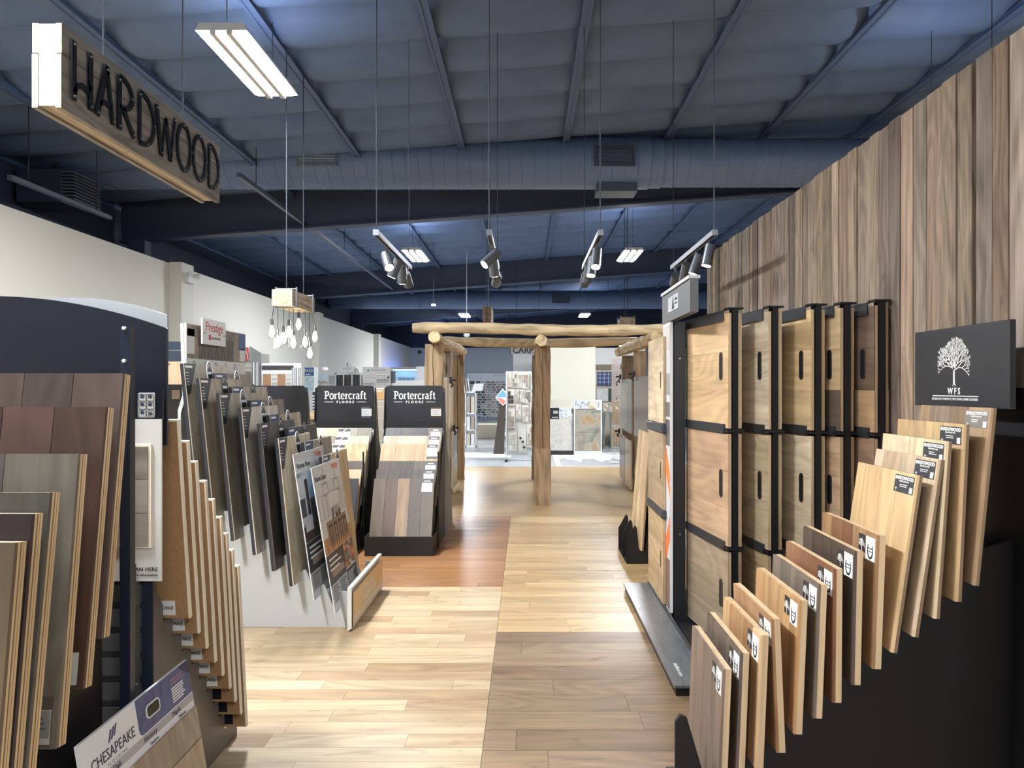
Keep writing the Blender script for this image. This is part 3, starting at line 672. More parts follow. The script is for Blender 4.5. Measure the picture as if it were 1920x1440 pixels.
# ================================================================ short waterfall display right of the aisle (striped oak boards)
sd = thing('board_holder', 'black folded steel holder on the floor with notched edges', 'display rack', (1.06, 6.6, 0))
for y, dz in ((-0.15, 0), (0.14, 0), (0.42, 0)):
    MB().prism([(-0.15, 0), (-0.15, 0.215), (-0.075, 0.35), (-0.055, 0.325), (-0.035, 0.12), (0.02, 0.12), (0.035, 0.30), (0.14, 0.44), (0.14, 0)], 'xz', y, y+0.006).build('notched_plate', BLACK, sd)
bx('rear_plate', BLACK, sd, 0.132, 0.140, -0.15, 0.42, 0, 0.42); bx('bottom_plate', BLACK, sd, -0.15, 0.13, -0.15, 0.42, 0.0, 0.008)
for k, (x, z, c, lab) in enumerate(((1.035, 0.13, (206,172,120), 'light striped oak board leaning in the black notched holder'), (1.125, 0.34, (120,98,74), 'dark backed oak board standing behind the light striped board'))):
    H = 1.06 if k == 0 else 0.92
    board(lab, (x-0.005 if k == 0 else 1.225, 6.42+0.60 if k == 0 else 7.0, z if k == 0 else 0.30), -PI/2, 0.075, 0.62 if k == 0 else 0.55, H, 0.024, (60, 50, 40) if k else (150, 124, 92), [(206,172,120), (196,160,108), (212,180,130), (202,168,116), (208,176,124)], None)

# ================================================================ grey waterfall display on the left, facing the aisle
PX, PY = -1.16, 4.66
pr = thing('grey_waterfall_rack', 'light grey steel waterfall rack on the pale hickory floor', 'display rack', (PX, PY, 0), PI/2)
PG = plain((178, 180, 178), 0.42)
def side(x):
    p = [(0.03, 0), (0.03, 0.235), (0.10, 0.240)]
    for k in range(8):
        y0 = 0.20+0.125*k; zt = 0.279+0.1015*k
        p += [(y0-0.085, zt-0.115), (y0-0.062, zt-0.135), (y0-0.018, zt-0.02), (y0-0.008, zt), (y0+0.008, zt), (y0+0.018, zt-0.012)]
    p += [(1.17, 1.02), (1.17, 0)]
    return MB().prism(p, 'yz', x, x+0.012).build('toothed_side_panel', PG, pr)
side(0.09); side(0.92)
bx('shelf_floor', PG, pr, 0.10, 0.92, 0.05, 1.15, 0.015, 0.03)
MB().prism([(1.15, 0.0), (1.17, 0.0), (1.17, 1.45), (1.14, 1.55), (1.155, 2.03), (1.135, 2.03), (1.115, 1.55), (1.15, 1.43)], 'yz', 0.085, 0.11).build('bent_upright', plain((198, 200, 198), 0.4), pr)
MB().prism([(1.15, 0.0), (1.17, 0.0), (1.17, 1.45), (1.14, 1.55), (1.155, 2.03), (1.135, 2.03), (1.115, 1.55), (1.15, 1.43)], 'yz', 1.06, 1.085).build('bent_upright', plain((198, 200, 198), 0.4), pr)
MB().box(0.0, 0.97, 0.0, 0.016, 0.005, 0.285).box(0.0, 0.97, -0.012, 0.0, 0.27, 0.285).box(0.0, 0.010, -0.012, 0.0, 0.005, 0.27).box(0.0, 0.97, -0.012, 0.0, 0.005, 0.015).build('front_strip', plain((212, 210, 202), 0.4), pr)
fs = bx('printed_insert', plain((206, 172, 120), 0.35), pr, 0.03, 0.96, -0.020, -0.013, 0.02, 0.245)
bx('pale_band', plain((214, 202, 184), 0.3), fs, 0.03, 0.96, -0.0212, -0.020, 0.03, 0.085)
text('BEAUTIFUL', 0.062, fs, 0.50, 0.165, WHITE, y=-0.0215); text('HARDWOODS', 0.062, fs, 0.50, 0.105, WHITE, y=-0.0215)
hd = bx('header_board', plain((206, 206, 200), 0.5), pr, 0.09, 1.09, 1.115, 1.135, 1.70, 2.035)
bx('print_room', blotch('room_print', [(96, 84, 74), (124, 110, 98), (150, 138, 124)], 5, 0.5, (1, 1, 1)), hd, 0.095, 1.085, 1.1135, 1.115, 1.80, 2.03)
for (a, b, z0, z1, c) in ((0.10, 0.20, 1.83, 2.0, (196, 196, 194)), (0.10, 0.20, 1.95, 2.0, (120, 112, 104)), (0.95, 1.07, 1.9, 2.03, (64, 92, 140)), (0.97, 1.07, 1.81, 1.91, (206, 210, 214)), (0.27, 0.85, 1.80, 1.96, (82, 72, 66))):
    bx('print_block', plain(c, 0.5), hd, a, b, 1.112, 1.1135, z0, z1)
mb = MB()
for k in range(5):
    x = 0.33+k*0.11
    for s in (-1, 1): mb.prism([(x, 1.90), (x+s*0.030, 1.81), (x+s*0.036, 1.81), (x+0.004*s, 1.90)], 'xz', 1.111, 1.112)
mb.build('print_stools', plain((50, 44, 42), 0.5), hd)
mb = MB()
for k in range(5): mb.stroke(arc(0.20+k*0.17, 1.755, 0.020, 0.028, 0, 360, 14), 0.005, 1.1135, 1.115)
mb.build('printed_icons', plain((84, 86, 88), 0.5), hd)
mb = MB()
for k in range(5): mb.box(0.14+k*0.17, 0.26+k*0.17, 1.1135, 1.115, 1.712, 1.717)
mb.build('printed_captions', plain((120, 122, 124), 0.5), hd)
pl = bx('name_plaque', WHITE, pr, 0.26, 0.64, 1.085, 1.095, 1.905, 2.085)
text('Prestige', 0.095, pl, 0.45, 2.0, plain((178, 40, 48), 0.5), y=1.084, sx=0.92)
text('hardwood', 0.036, pl, 0.47, 1.945, plain((110, 110, 112), 0.5), y=1.084); bx('logo_square', plain((178, 40, 48), 0.5), pl, 0.36, 0.385, 1.083, 1.085, 1.938, 1.975)
MB().cyl((0.29, 1.085, 1.985), (0.29, 1.078, 1.985), 0.008, n=8).cyl((0.61, 1.085, 1.985), (0.61, 1.078, 1.985), 0.008, n=8).build('stand_off', STEEL, pl)

EDGE = plain((40, 43, 52), 0.35)
near = [(-2.219, 1.759, (160,148,122), 'greige oak board with slate corner label, tallest in the grey rack'), (-2.115, 1.662, (168,150,120), 'tan oak board with slate corner label, second tallest in the grey rack'),
        (-1.985, 1.564, (148,140,122), 'grey taupe board with slate corner label, third in the grey rack'), (-1.844, 1.472, (202,192,172), 'whitewashed board with slate corner label in the grey rack'),
        (-1.721, 1.368, (84,78,72), 'charcoal board with white edged oval badge in the grey rack'), (-1.605, 1.270, (198,182,150), 'cream oak board directly behind the two room posters')]
far_ = [(-2.170, 1.703, (128,116,104), 'brown grey board with navy label, highest of the far row'), (-2.050, 1.607, (164,150,130), 'pale taupe board with navy label, second of the far row'),
        (-1.920, 1.512, (130,114,102), 'mushroom brown board with navy label, third of the far row'), (-1.787, 1.410, (166,150,124), 'sand coloured board with navy label, fourth of the far row'),
        (-1.660, 1.318, (70,66,63), 'dark charcoal board with navy label in the far row'), (-1.543, 1.220, (160,154,134), 'pale olive grey board with navy label in the far row'),
        (-1.420, 1.120, (200,168,116), 'golden oak board with dark badge behind the kitchen poster')]
SLATE = plain((50, 50, 54), 0.45); NAVL = plain((52, 66, 100), 0.45)
for kind, rows, yn in ((0, near, 4.60), (1, far_, 4.95)):
    for i, (xt, zt, c, lab) in enumerate(rows):
        lean, hh = 0.098, 0.955
        if kind == 1 and i == 6: hh = 0.93
        xb, zb = xt+lean, zt-hh; H = math.hypot(lean, hh)
        b = thing('wood_sample_board', lab, 'flooring sample', (xb, yn, zb), PI/2, math.atan2(lean, hh), 'boards in the grey waterfall rack')
        MB().box(0, 0.655, 0.006, 0.028, 0, H).build('backing_board', EDGE, b)
        for a, e, in ((0, .5), (.5, 1)):
            MB().box(0, 0.655, 0, 0.006, a*H+0.0006, e*H-0.0006).build('plank', FACE_V, b, jit(c, 4))
        lb = MB().prism([(0, H), (0.165, H), (0.045, H-0.20), (0, H-0.20)] if kind == 0 else [(0, H), (0.185, H), (0.135, H-0.10), (0, H-0.10)], 'xz', -0.001, 0).build('corner_label', SLATE if kind == 0 else NAVL, b)
        bx('label_title', WHITE, lb, 0.012, 0.105, -0.0022, -0.001, H-0.028, H-0.014)
        lines(MB(), 0.012, 0.055, H-0.15 if kind == 0 else H-0.09, H-0.05, 5 if kind == 0 else 2, 0.004).build('fine_print', CARD, lb)
        bd = MB().prism(arc(0.36, H-0.055, 0.046, 0.078, 0, 360, 22)[:-1], 'xz', -0.0025, 0).build('oval_badge', plain((54, 53, 54), 0.4), b)
        MB().stroke(arc(0.36, H-0.055, 0.046, 0.078, 0, 355, 22), 0.006, -0.004, -0.001, closed=True).build('badge_rim', WHITE if i % 3 != 1 else plain((70, 70, 70), 0.4), bd)
        mb = MB().box(0.325, 0.395, -0.0035, -0.0025, H-0.066, H-0.050); mb.stroke([(0.33, H-0.028), (0.36, H+0.004), (0.39, H-0.028)], 0.005, -0.0035, -0.0025); mb.build('badge_mark', CARD, bd)

def poster(label, top, bot, title, build):
    (xt, zt), (xb, zb) = top, bot
    H = math.hypot(xt-xb, zt-zb)
    b = thing('room_poster', label, 'poster', (xb, 4.60, zb), PI/2, math.atan2(xb-xt, zt-zb), 'posters in the grey waterfall rack')
    bx('poster_card', plain((214, 216, 218), 0.3), b, 0, 0.665, 0, 0.006, 0, H)
    text(title, 0.052, b, 0.03, H-0.10, plain((70, 74, 80), 0.5), align='LEFT', sx=0.85)
    text('Prestige', 0.07, b, 0.44, H-0.055, plain((226, 140, 124), 0.5), align='LEFT', sx=0.7)
    build(b, H)
def blk(b, x0, x1, z0, z1, c, y=-0.0008, name='printed_block', rough=0.4):
    return bx(name, c if not isinstance(c, tuple) else plain(c, rough), b, x0, x1, y-0.0005, y+0.0008, z0, z1)
def info(b, H, f0):
    z0, z1 = 0.05, f0
    zm = z0+(z1-z0)*0.42
    blk(b, 0, 0.40, zm, z1, (52, 50, 50)); blk(b, 0, 0.40, z0, zm-0.008, (186, 188, 190)); blk(b, 0, 0.665, zm-0.008, zm, (30, 30, 32))
    lines(MB(), 0.05, 0.34, z1-0.12, z1-0.02, 3, 0.012, -0.002, -0.0012).build('printed_text', WHITE, b)
    blk(b, 0.08, 0.36, zm+0.03, zm+0.075, (150, 134, 118), -0.0014)
    lines(MB(), 0.03, 0.19, z0+0.01, zm-0.02, 7, 0.009, -0.002, -0.0012).build('printed_text', plain((120, 122, 124), .5), b)
    lines(MB(), 0.21, 0.38, z0+0.01, zm-0.02, 7, 0.009, -0.002, -0.0012).build('printed_text', plain((120, 122, 124), .5), b)
    blk(b, 0.40, 0.665, z0, zm-0.008, (40, 38, 40))
    lines(MB(), 0.42, 0.64, z0+0.01, zm-0.02, 8, 0.006, -0.002, -0.0012).build('printed_text', CARD, b)
def p1(b, H):
    blk(b, 0, 0.665, 0.375, H-0.13, blotch('living_print', [(70, 76, 88), (150, 158, 170), (204, 208, 212), (96, 96, 104)], 6, .4))
    blk(b, 0.22, 0.60, H-0.32, H-0.15, blotch('window_print', [(70, 112, 176), (136, 176, 216), (206, 222, 234)], 7, .4), -0.0016)
    blk(b, 0.0, 0.20, H-0.46, H-0.16, (206, 206, 208), -0.0016); blk(b, 0.13, 0.19, H-0.44, H-0.18, (48, 48, 54), -0.0024); blk(b, 0.0, 0.10, H-0.42, H-0.30, (70, 72, 78), -0.0024)
    for x in (0.30, 0.41, 0.52): blk(b, x, x+0.008, H-0.32, H-0.15, (60, 66, 78), -0.0024)
    blk(b, 0.20, 0.665, H-0.48, H-0.32, blotch('sofa_print', [(34, 36, 44), (66, 68, 76), (50, 48, 52)], 8, .4), -0.0016)
    blk(b, 0.04, 0.20, H-0.52, H-0.42, (196, 196, 200), -0.003)
    blk(b, 0.0, 0.665, 0.375, H-0.48, blotch('darkfloor_print', [(44, 28, 26), (66, 46, 40), (96, 74, 62)], 5, .4, (6, 1, 1)), -0.0022)
    info(b, H, 0.37); blk(b, 0.40, 0.665, 0.195, 0.37, (92, 90, 98))
def p2(b, H):
    blk(b, 0, 0.665, 0.375, H-0.12, (206, 205, 202))
    for (x, w) in ((0.17, 0.10), (0.44, 0.10)):
        MB().stroke([(x, H-0.13), (x+w, H-0.13), (x+w+0.02, H-0.21), (x-0.02, H-0.21)], 0.006, -0.0025, -0.0015, closed=True).stroke([(x+w/2, H-0.02), (x+w/2, H-0.13)], 0.004, -0.0025, -0.0015).build('printed_lantern', plain((110, 112, 114), .5), b)
    blk(b, 0.20, 0.54, H-0.36, H-0.19, (188, 187, 184), -0.0016); blk(b, 0.24, 0.50, H-0.30, H-0.21, (214, 213, 210), -0.0024); blk(b, 0.29, 0.45, H-0.36, H-0.31, (150, 146, 140), -0.0024)
    for x in (0.03, 0.12, 0.57): MB().stroke([(x, H-0.36), (x+0.07, H-0.36), (x+0.07, H-0.2), (x, H-0.2)], 0.004, -0.0024, -0.0014, closed=True).build('printed_cabinet', plain((160, 158, 154), .5), b)
    mb = MB()
    for x, w, h in ((0.28, .03, .07), (0.36, .06, .03), (0.44, .04, .045)): mb.box(x, x+w, -0.0036, -0.0026, H-0.385, H-0.385+h)
    mb.build('printed_bottles', plain((70, 58, 54), .5), b)
    blk(b, 0.12, 0.60, H-0.54, H-0.385, (134, 110, 90), -0.0026)
    blk(b, 0.0, 0.665, 0.375, H-0.48, blotch('oakfloor_print', [(146, 100, 60), (178, 132, 86), (196, 154, 108)], 5, .4, (7, 1, 1)), -0.0018)
    mb = MB()
    for k in range(4):
        x = 0.16+k*0.115
        mb.box(x, x+0.080, -0.0044, -0.0034, H-0.425, H-0.41).box(x+0.008, x+0.016, -0.0044, -0.0034, H-0.56, H-0.42).box(x+0.062, x+0.070, -0.0044, -0.0034, H-0.56, H-0.42).box(x+0.01, x+0.065, -0.0044, -0.0034, H-0.51, H-0.504)
    mb.build('printed_stools', plain((60, 48, 44), .5), b)
    info(b, H, 0.37)
    blk(b, 0.40, 0.665, 0.195, 0.37, blotch('people_print', [(226, 206, 192), (196, 122, 82), (50, 38, 40), (232, 224, 218)], 9, .4), -0.0016)
poster('dark living room poster standing behind the bright kitchen poster', (-1.512, 1.166), (-1.374, 0.218), 'Victorian Manor', p1)
poster('bright kitchen poster with bar stools at the front of the grey rack', (-1.395, 1.079), (-1.237, 0.135), 'Beacon Estate', p2)

# ================================================================ black header displays
def serif_word(mb, x, z, s, y0, y1):
    W1, W2 = 0.135*s, 0.065*s
    def st(pts, w): mb.stroke([(x+cur*s+u*s, z+v*s) for u, v in pts], w, y0, y1)
    def ser(cx, cv, w=0.17): st([(cx-w, cv), (cx+w, cv)], 0.055*s)
    def el(cx, cv, rx, rv, a0, a1, n=12): return [(cx+rx*math.cos(math.radians(a0+(a1-a0)*k/n)), cv+rv*math.sin(math.radians(a0+(a1-a0)*k/n))) for k in range(n+1)]
    cur = 0.0
    for ch in 'Portercraft':
        if ch == 'P':
            st([(.17, 0), (.17, 1)], W1); ser(.17, .025); st([(0, .975), (.36, .975)], .05*s)
            mb_w = [W2]+[W2+(W1-W2)*math.sin(PI*k/12) for k in range(13)]+[W2]
            pts = [(.17, .97)]+el(.32, .70, .22, .27, 90, -90)+[(.17, .43)]
            mb.stroke([(x+cur*s+u*s, z+v*s) for u, v in pts], mb_w, y0, y1); cur += .66
        elif ch == 'o': st(el(.27, .34, .22, .33, 0, 360, 18), W1*.85); cur += .57
        elif ch == 'r': st([(.15, 0), (.15, .66)], W1); ser(.15, .025, .14); st([(0, .65), (.15, .65)], .05*s); st([(.15, .40), (.25, .58), (.40, .63)], W1*.75); cur += .46
        elif ch == 't': st([(.17, .85), (.17, .15), (.22, .04), (.36, .05)], W1*.95); st([(.02, .63), (.36, .63)], .06*s); cur += .40
        elif ch == 'e': st(el(.25, .34, .20, .32, 5, 320, 16), W1*.85); st([(.06, .36), (.45, .36)], .055*s); cur += .53
        elif ch == 'c': st(el(.25, .34, .20, .32, 45, 320, 14), W1*.9); cur += .50
        elif ch == 'a': st([(.08, .55), (.18, .65), (.32, .62), (.36, .5), (.36, .06), (.46, .02)], W1*.9); st(el(.20, .19, .15, .17, 60, 330, 12), W1*.8); cur += .55
        elif ch == 'f': st([(.15, 0), (.15, .78), (.22, .95), (.38, .95)], W1*.95); ser(.15, .025, .14); st([(.0, .63), (.34, .63)], .06*s); cur += .39

def black_display(xc, label, rows, word=True, tags='right'):
    t = thing('black_display_stand', label, 'display rack', (xc, 6.74, 0), group='black header display stands')
    h = MB().prism(rrect(-0.31, 0.31, 1.166, 1.623, 0.03, 5, 'bc'), 'xz', 0.955, 0.975).build('header_panel', plain((22, 23, 28), 0.45), t)
    bx('header_ledge', plain((11, 12, 15), 0.5), t, -0.318, 0.318, 0.93, 0.955, 1.15, 1.245)
    if word:
        mb = MB(); serif_word(mb, -0.225, 1.478, 0.0845, 0.9525, 0.955); mb.build('brand_lettering', WHITE, h)
        text('F L O O R S', 0.034, h, 0.0, 1.434, WHITE, y=0.954, sx=1.1, bold=0.0006)
        MB().box(-0.225, -0.128, 0.953, 0.955, 1.444, 1.449).box(0.128, 0.225, 0.953, 0.955, 1.444, 1.449).build('rule_line', WHITE, h)
        MB().box(0.175, 0.295, 0.948, 0.951, 1.275, 1.395).build('acrylic_holder', glass(0.25), h)
        c = bx('price_card', WHITE, h, 0.18, 0.288, 0.949, 0.952, 1.295, 1.372)
        lines(MB(), 0.195, 0.27, 1.305, 1.36, 4, 0.003, 0.948, 0.949).build('fine_print', plain((140, 140, 142), .5), c)
    MB().box(-0.325, 0.325, 0, 0.012, 0, 0.185).box(-0.325, -0.313, 0.012, 0.28, 0, 0.185).box(0.313, 0.325, 0.012, 0.28, 0, 0.185).build('front_tray', plain((22, 24, 29), 0.45), t)
    for s in (-1, 1):
        a, b = (s*0.318, s*0.326) if s > 0 else (s*0.326, s*0.318)
        MB().prism([(0.28, 0.0), (1.0, 0.0), (1.0, 1.60), (0.955, 1.60), (0.90, 1.15), (0.70, 0.85), (0.36, 0.30), (0.28, 0.18)], 'yz', a, b).build('side_plate', BLACK, t)
        bx('upright_bar', BLACK, t, min(a, b)+0.006*s, max(a, b)+0.012*s, 0.36, 0.378, 0.0, 0.96)
        a, b = (s*0.30, s*0.325) if s > 0 else (s*0.325, s*0.30)
        MB().prism([(1.01, 0.0), (1.76, 0.0), (1.76, 0.18), (1.16, 1.02), (1.03, 1.55), (1.01, 1.55)], 'yz', a, b).build('rear_side_panel', plain((112, 108, 102), 0.5), t)
    MB().prism([(0.03, 0.02), (0.03, 0.09), (0.13, 0.10), (0.13, 0.165), (0.23, 0.175), (0.23, 0.24), (0.33, 0.255), (0.33, 0.41), (0.43, 0.42), (0.43, 0.49), (0.53, 0.50), (0.53, 0.57), (0.70, 0.57), (0.92, 1.12), (0.95, 1.12), (0.95, 0.02)], 'yz', -0.305, 0.305).build('step_shelf', BLACK, t)
    tops = [(0.32, 0.693), (0.41, 0.773), (0.51, 0.848), (0.61, 1.015), (0.71, 1.090), (0.81, 1.170)]
    for k, ((yt, zt), (cols, lab)) in enumerate(zip(tops, rows)):
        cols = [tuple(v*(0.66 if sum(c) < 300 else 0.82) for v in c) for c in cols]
        yb, zb = yt-0.26, zt-0.59; H = math.hypot(0.26, 0.59); n = len(cols)
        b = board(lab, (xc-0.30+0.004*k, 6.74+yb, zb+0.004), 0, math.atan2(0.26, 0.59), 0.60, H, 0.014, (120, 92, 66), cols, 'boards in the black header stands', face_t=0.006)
        if tags == 'right':
            lb = bx('hang_tag', plain((74, 70, 70), .5), b, 0.475, 0.585, -0.0015, 0, H-0.165, H-0.008)
            w = bx('tag_card', WHITE, lb, 0.478, 0.582, -0.003, -0.0015, H-0.135, H-0.045)
            bx('tag_title', CARD, lb, 0.50, 0.56, -0.003, -0.0015, H-0.032, H-0.022); lines(MB(), 0.485, 0.55, H-0.125, H-0.055, 4, 0.004, -0.004, -0.003).build('fine_print', plain((150, 152, 154), .5), w)
        else:
            lb = bx('hang_tag', WHITE, b, 0.25, 0.375, -0.0015, 0, H-0.09, H-0.008)
            MB().prism([(0.25, H-0.044), (0.375, H-0.044), (0.375, H-0.012), (0.25, H-0.012)], 'xz', -0.003, -0.0015).build('tag_title', plain((52, 48, 48), .5), lb)
            MB().prism([(0.298, H-0.044), (0.306, H-0.044), (0.335, H-0.012), (0.327, H-0.012)], 'xz', -0.004, -0.003).build('tag_slash', WHITE, lb)
            bx('tag_strip', plain((222, 176, 132), .5), lb, 0.25, 0.375, -0.003, -0.0015, H-0.062, H-0.056)
BRN = (118, 92, 70)
black_display(-1.213, 'black stand with white lettered header, next to the pergola post',
   [([(124,88,54), (130,92,58), (154,114,72), (108,76,46), (120,86,54)], 'dark brown distressed plank board in the front tray of the aisle side lettered stand'),
    ([(104,82,62), (92,72,54), (98,78,58), (96,74,54), (90,70,50)], 'dim grey-brown board just behind the distressed front board'),
    ([(110,82,60), (96,74,54), (102,78,56), (114,88,62), (94,72,52)], 'dark taupe board in the third row of the aisle side lettered stand'),
    ([(212,172,114), (216,178,122), (206,164,106), (214,176,120)], 'yellow birch board in the middle of the aisle side lettered stand'),
    ([(206,186,154), (220,194,148), (218,190,144), (190,168,136)], 'pale cream maple board in the fifth row of the aisle side lettered stand'),
    ([(84,78,74), (96,80,70), (82,76,74), (128,100,78)], 'top row dark charcoal board under the aisle side lettered header')])
black_display(-1.964, 'black stand with white lettered header, partly hidden by the kitchen poster',
   [([(40,40,42), (44,44,46)], 'black information board at the front of the half hidden lettered stand'),
    ([(214,178,126), (216,180,130), (206,170,120)], 'light oak board low in the half hidden lettered stand'),
    ([(112,92,78), (104,84,70), (110,90,76)], 'walnut brown board low in the half hidden lettered stand'),
    ([(216,180,124), (214,176,120), (222,188,132), (218,182,126)], 'honey yellow board in the middle of the half hidden lettered stand'),
    ([(160,132,104), (140,118,98), (222,200,162), (218,194,156)], 'board half brown half cream in the half hidden lettered stand'),
    ([(224,196,148), (222,194,146), (150,136,120), (146,132,116)], 'top row board half cream half grey in the half hidden lettered stand')], tags='mid')
black_display(-2.712, 'plain black header stand without lettering, beside the lettered pair',
   [([(150,120,90), (160,130,98)], 'brown board at the front of the unlettered black stand'), ([(120,98,78), (126,104,84)], 'second row brown board of the unlettered black stand'),
    ([(176,146,108), (170,140,104)], 'tan board of the unlettered black stand'), ([(200,164,116), (206,170,120)], 'oak board of the unlettered black stand'),
    ([(214,184,138), (210,180,134)], 'cream oak board of the unlettered black stand'), ([(216,186,140), (212,182,136)], 'pale oak board in the top row of the unlettered black stand')], word=False, tags='mid')

# ================================================================ near left double sided rack
XR = -1.25
cr = thing('double_sided_rack', 'navy and bronze double sided sample rack with an arched header', 'display rack', (-1.55, 2.6, 0))
ox, oy = -1.55, 2.6
def archp(cx, hw, ztop, zbot, rise):
    return [(cx+hw, zbot)]+[(cx+hw-2*hw*k/24, ztop-rise*((hw-2*hw*k/24)/hw)**2) for k in range(25)]+[(cx-hw, zbot)]
MB().prism([(a-ox, b) for a, b in archp(-1.86, 0.612, 1.918, 1.40, 0.112)], 'xz', 2.462-oy, 2.474-oy).build('arched_header', NAVY, cr)
MB().prism([(a-ox, b) for a, b in archp(-1.60, 0.335, 1.918, 1.50, 0.062)], 'xz', 2.500-oy, 2.508-oy).build('rear_arched_header', plain((150, 154, 156), 0.5), cr)
p = bx('upright_post', plain((18, 26, 44), 0.35), cr, -1.318-ox, -1.284-ox, 2.30-oy, 2.33-oy, 0, 1.80)
for z in (1.687, 1.793-0.0): MB().cyl((-1.301-ox, 2.300-oy, z-0.0), (-1.301-ox, 2.291-oy, z), 0.0055, n=12).build('bolt', WHITE, cr)
ic = bx('navy_side_strip', NAVY, cr, -1.36-ox, -1.250-ox, 2.44-oy, 2.448-oy, 1.49, 1.60)
ib = MB().prism(rrect(-1.333-ox, -1.276-ox, 1.497, 1.583, 0.006), 'xz', 2.436-oy, 2.440-oy).build('icon_card', plain((196, 196, 194), .5), ic)
mb = MB()
for r in range(3):
    for c in range(2): mb.stroke(rrect(-1.330-ox+c*0.027, -1.306-ox+c*0.027, 1.500+r*0.0275, 1.524+r*0.0275, 0.003, 2), 0.0016, 2.4345-oy, 2.436-oy, closed=True)
mb.build('icon_frames', plain((90, 92, 98), .5), ib)
mb = MB()
for r in range(3):
    for c in range(2):
        if (r, c) in ((0, 1),): continue
        x, z = -1.318-ox+c*0.027, 1.514+r*0.0275
        mb.box(x-0.006, x+0.006, 2.4345-oy, 2.436-oy, z-0.004, z+0.003).prism([(x-0.008, z+0.003), (x+0.008, z+0.003), (x, z+0.008)], 'xz', 2.4345-oy, 2.436-oy)
mb.build('icon_marks', plain((44, 50, 74), .5), ib); text('20', 0.016, ib, -1.291-ox, 1.506, INK, y=2.435-oy, bold=.0005)
sp = [(2.385, 0.0), (2.385, 0.90)]+[(2.435+0.05*math.cos(math.radians(a)), 0.945+0.05*math.sin(math.radians(a))) for a in (180, 150, 120, 100)]+[(2.50, 1.02), (2.545, 1.02), (2.57, 0.86)]
B_ = [(2.548, 1.485), (2.620, 1.403), (2.688, 1.321), (2.765, 1.237), (2.835, 1.154), (2.905, 1.071), (2.960, 0.992), (3.020, 0.910), (3.081, 0.827)]
for k, (y, z) in enumerate(B_):
    yb, zb = y+0.092, z-0.742
    sp += [(yb-0.030, zb+0.06), (yb-0.026, zb-0.004), (yb+0.030, zb-0.004)]
sp += [(3.28, 0.06), (3.28, 0.0)]
for xs in (-1.337, -1.74):
    o = MB().prism([(a-oy, b) for a, b in sp], 'yz', xs-ox-0.006, xs-ox).build('notched_side_plate', blotch('bronze_steel', [(84, 80, 75), (94, 90, 84)], 14, 0.38, (1, 1, 1)), cr)
    MB().cyl((xs-ox, 2.44-oy, 0.86), (xs-ox+0.005, 2.44-oy, 0.86), 0.009, n=12).cyl((xs-ox, 2.44-oy, 0.58), (xs-ox+0.005, 2.44-oy, 0.58), 0.009, n=12).build('rivet', STEEL, o)
A_ = [(2.200, 1.645, 2.088, 0.861), (2.110, 1.543, 2.000, 0.750), (1.980, 1.416, 1.885, 0.640), (1.862, 1.325, 1.755, 0.535), (1.795, 1.281, 1.690, 0.430), (1.735, 1.221, 1.630, 0.330)]
fp = [(1.55, 0.0), (1.55, 0.30)]
for (yt, zt, yb, zb) in reversed(A_): fp += [(yb-0.012, zb-0.006), (yb+0.055, zb-0.006)]
fp += [(2.262, 1.0), (2.262, 0.0)]
for xs in (-1.36, -1.80): MB().prism([(a-oy, b) for a, b in fp], 'yz', xs-ox, xs-ox+0.008).build('front_side_plate', BLACK, cr)
for z in (0.0, 0.4): bx('cross_brace', BLACK, cr, -1.80-ox, -1.36-ox, 2.22-oy, 2.26-oy, z, z+0.03)
bx('centre_panel', plain((20, 27, 44), 0.5), cr, -1.86-ox, -1.292-ox, 2.455-oy, 2.461-oy, 0.0, 1.45)
lb = MB()
for k in range(8): lb.box(-1.52-ox+0.0*k, -1.33-ox, 2.452-oy, 2.455-oy, 0.86-0.085*k, 0.92-0.085*k)
lb.build('stock_labels', plain((62, 64, 68), .5), cr)
AC = [([(86,68,58), (88,70,60), (80,64,56), (84,66,58)], 'dark walnut plank board at the back of the navy rack'), ([(94,60,48), (84,54,44), (98,64,52), (88,56,46)], 'reddish brown plank board in front of the dark walnut one'),
      ([(104,92,82), (92,84,78), (112,100,88)], 'grey-brown wide plank board in the navy rack'), ([(98,90,80), (106,98,88), (94,86,78)], 'greyed oak board in front of the wide plank board'),
      ([(66,54,54), (72,58,58), (64,52,52)], 'deep plum brown board in front of the greyed oak board'), ([(134,110,80), (126,102,74)], 'small tan veneer board in front of the deep plum brown board')]
for (yt, zt, yb, zb), (cols, lab) in zip(A_, AC):
    cols = [tuple(v*0.80 for v in c) for c in cols]
    H = math.hypot(yt-yb, zt-zb)
    b = board(lab, (-1.86, yb, zb), 0, math.atan2(yt-yb, zt-zb), 0.61, H, 0.042, (206, 176, 124), cols, 'plank boards facing the viewer in the navy rack', face_t=0.012, cuts=[k/len(cols) for k in range(len(cols)+1)])
    MB().box(0.6085, 0.6105, 0.020, 0.024, 0, H).build('ply_line', plain((120, 92, 62), .6), b)
    MB().box(0.6085, 0.6105, 0.031, 0.033, 0, H).build('ply_line', plain((150, 118, 80), .6), b)
    ah_ = MB().box(0.50, 0.598, -0.005, -0.003, 0.005, 0.135).build('acrylic_holder', glass(0.18), b)
    c = bx('info_card', plain((206, 204, 200), .5), ah_, 0.505, 0.592, -0.003, -0.001, 0.012, 0.100)
    lines(MB(), 0.515, 0.58, 0.02, 0.085, 5, 0.006, -0.0042, -0.003).build('fine_print', plain((96, 96, 98), .5), c)
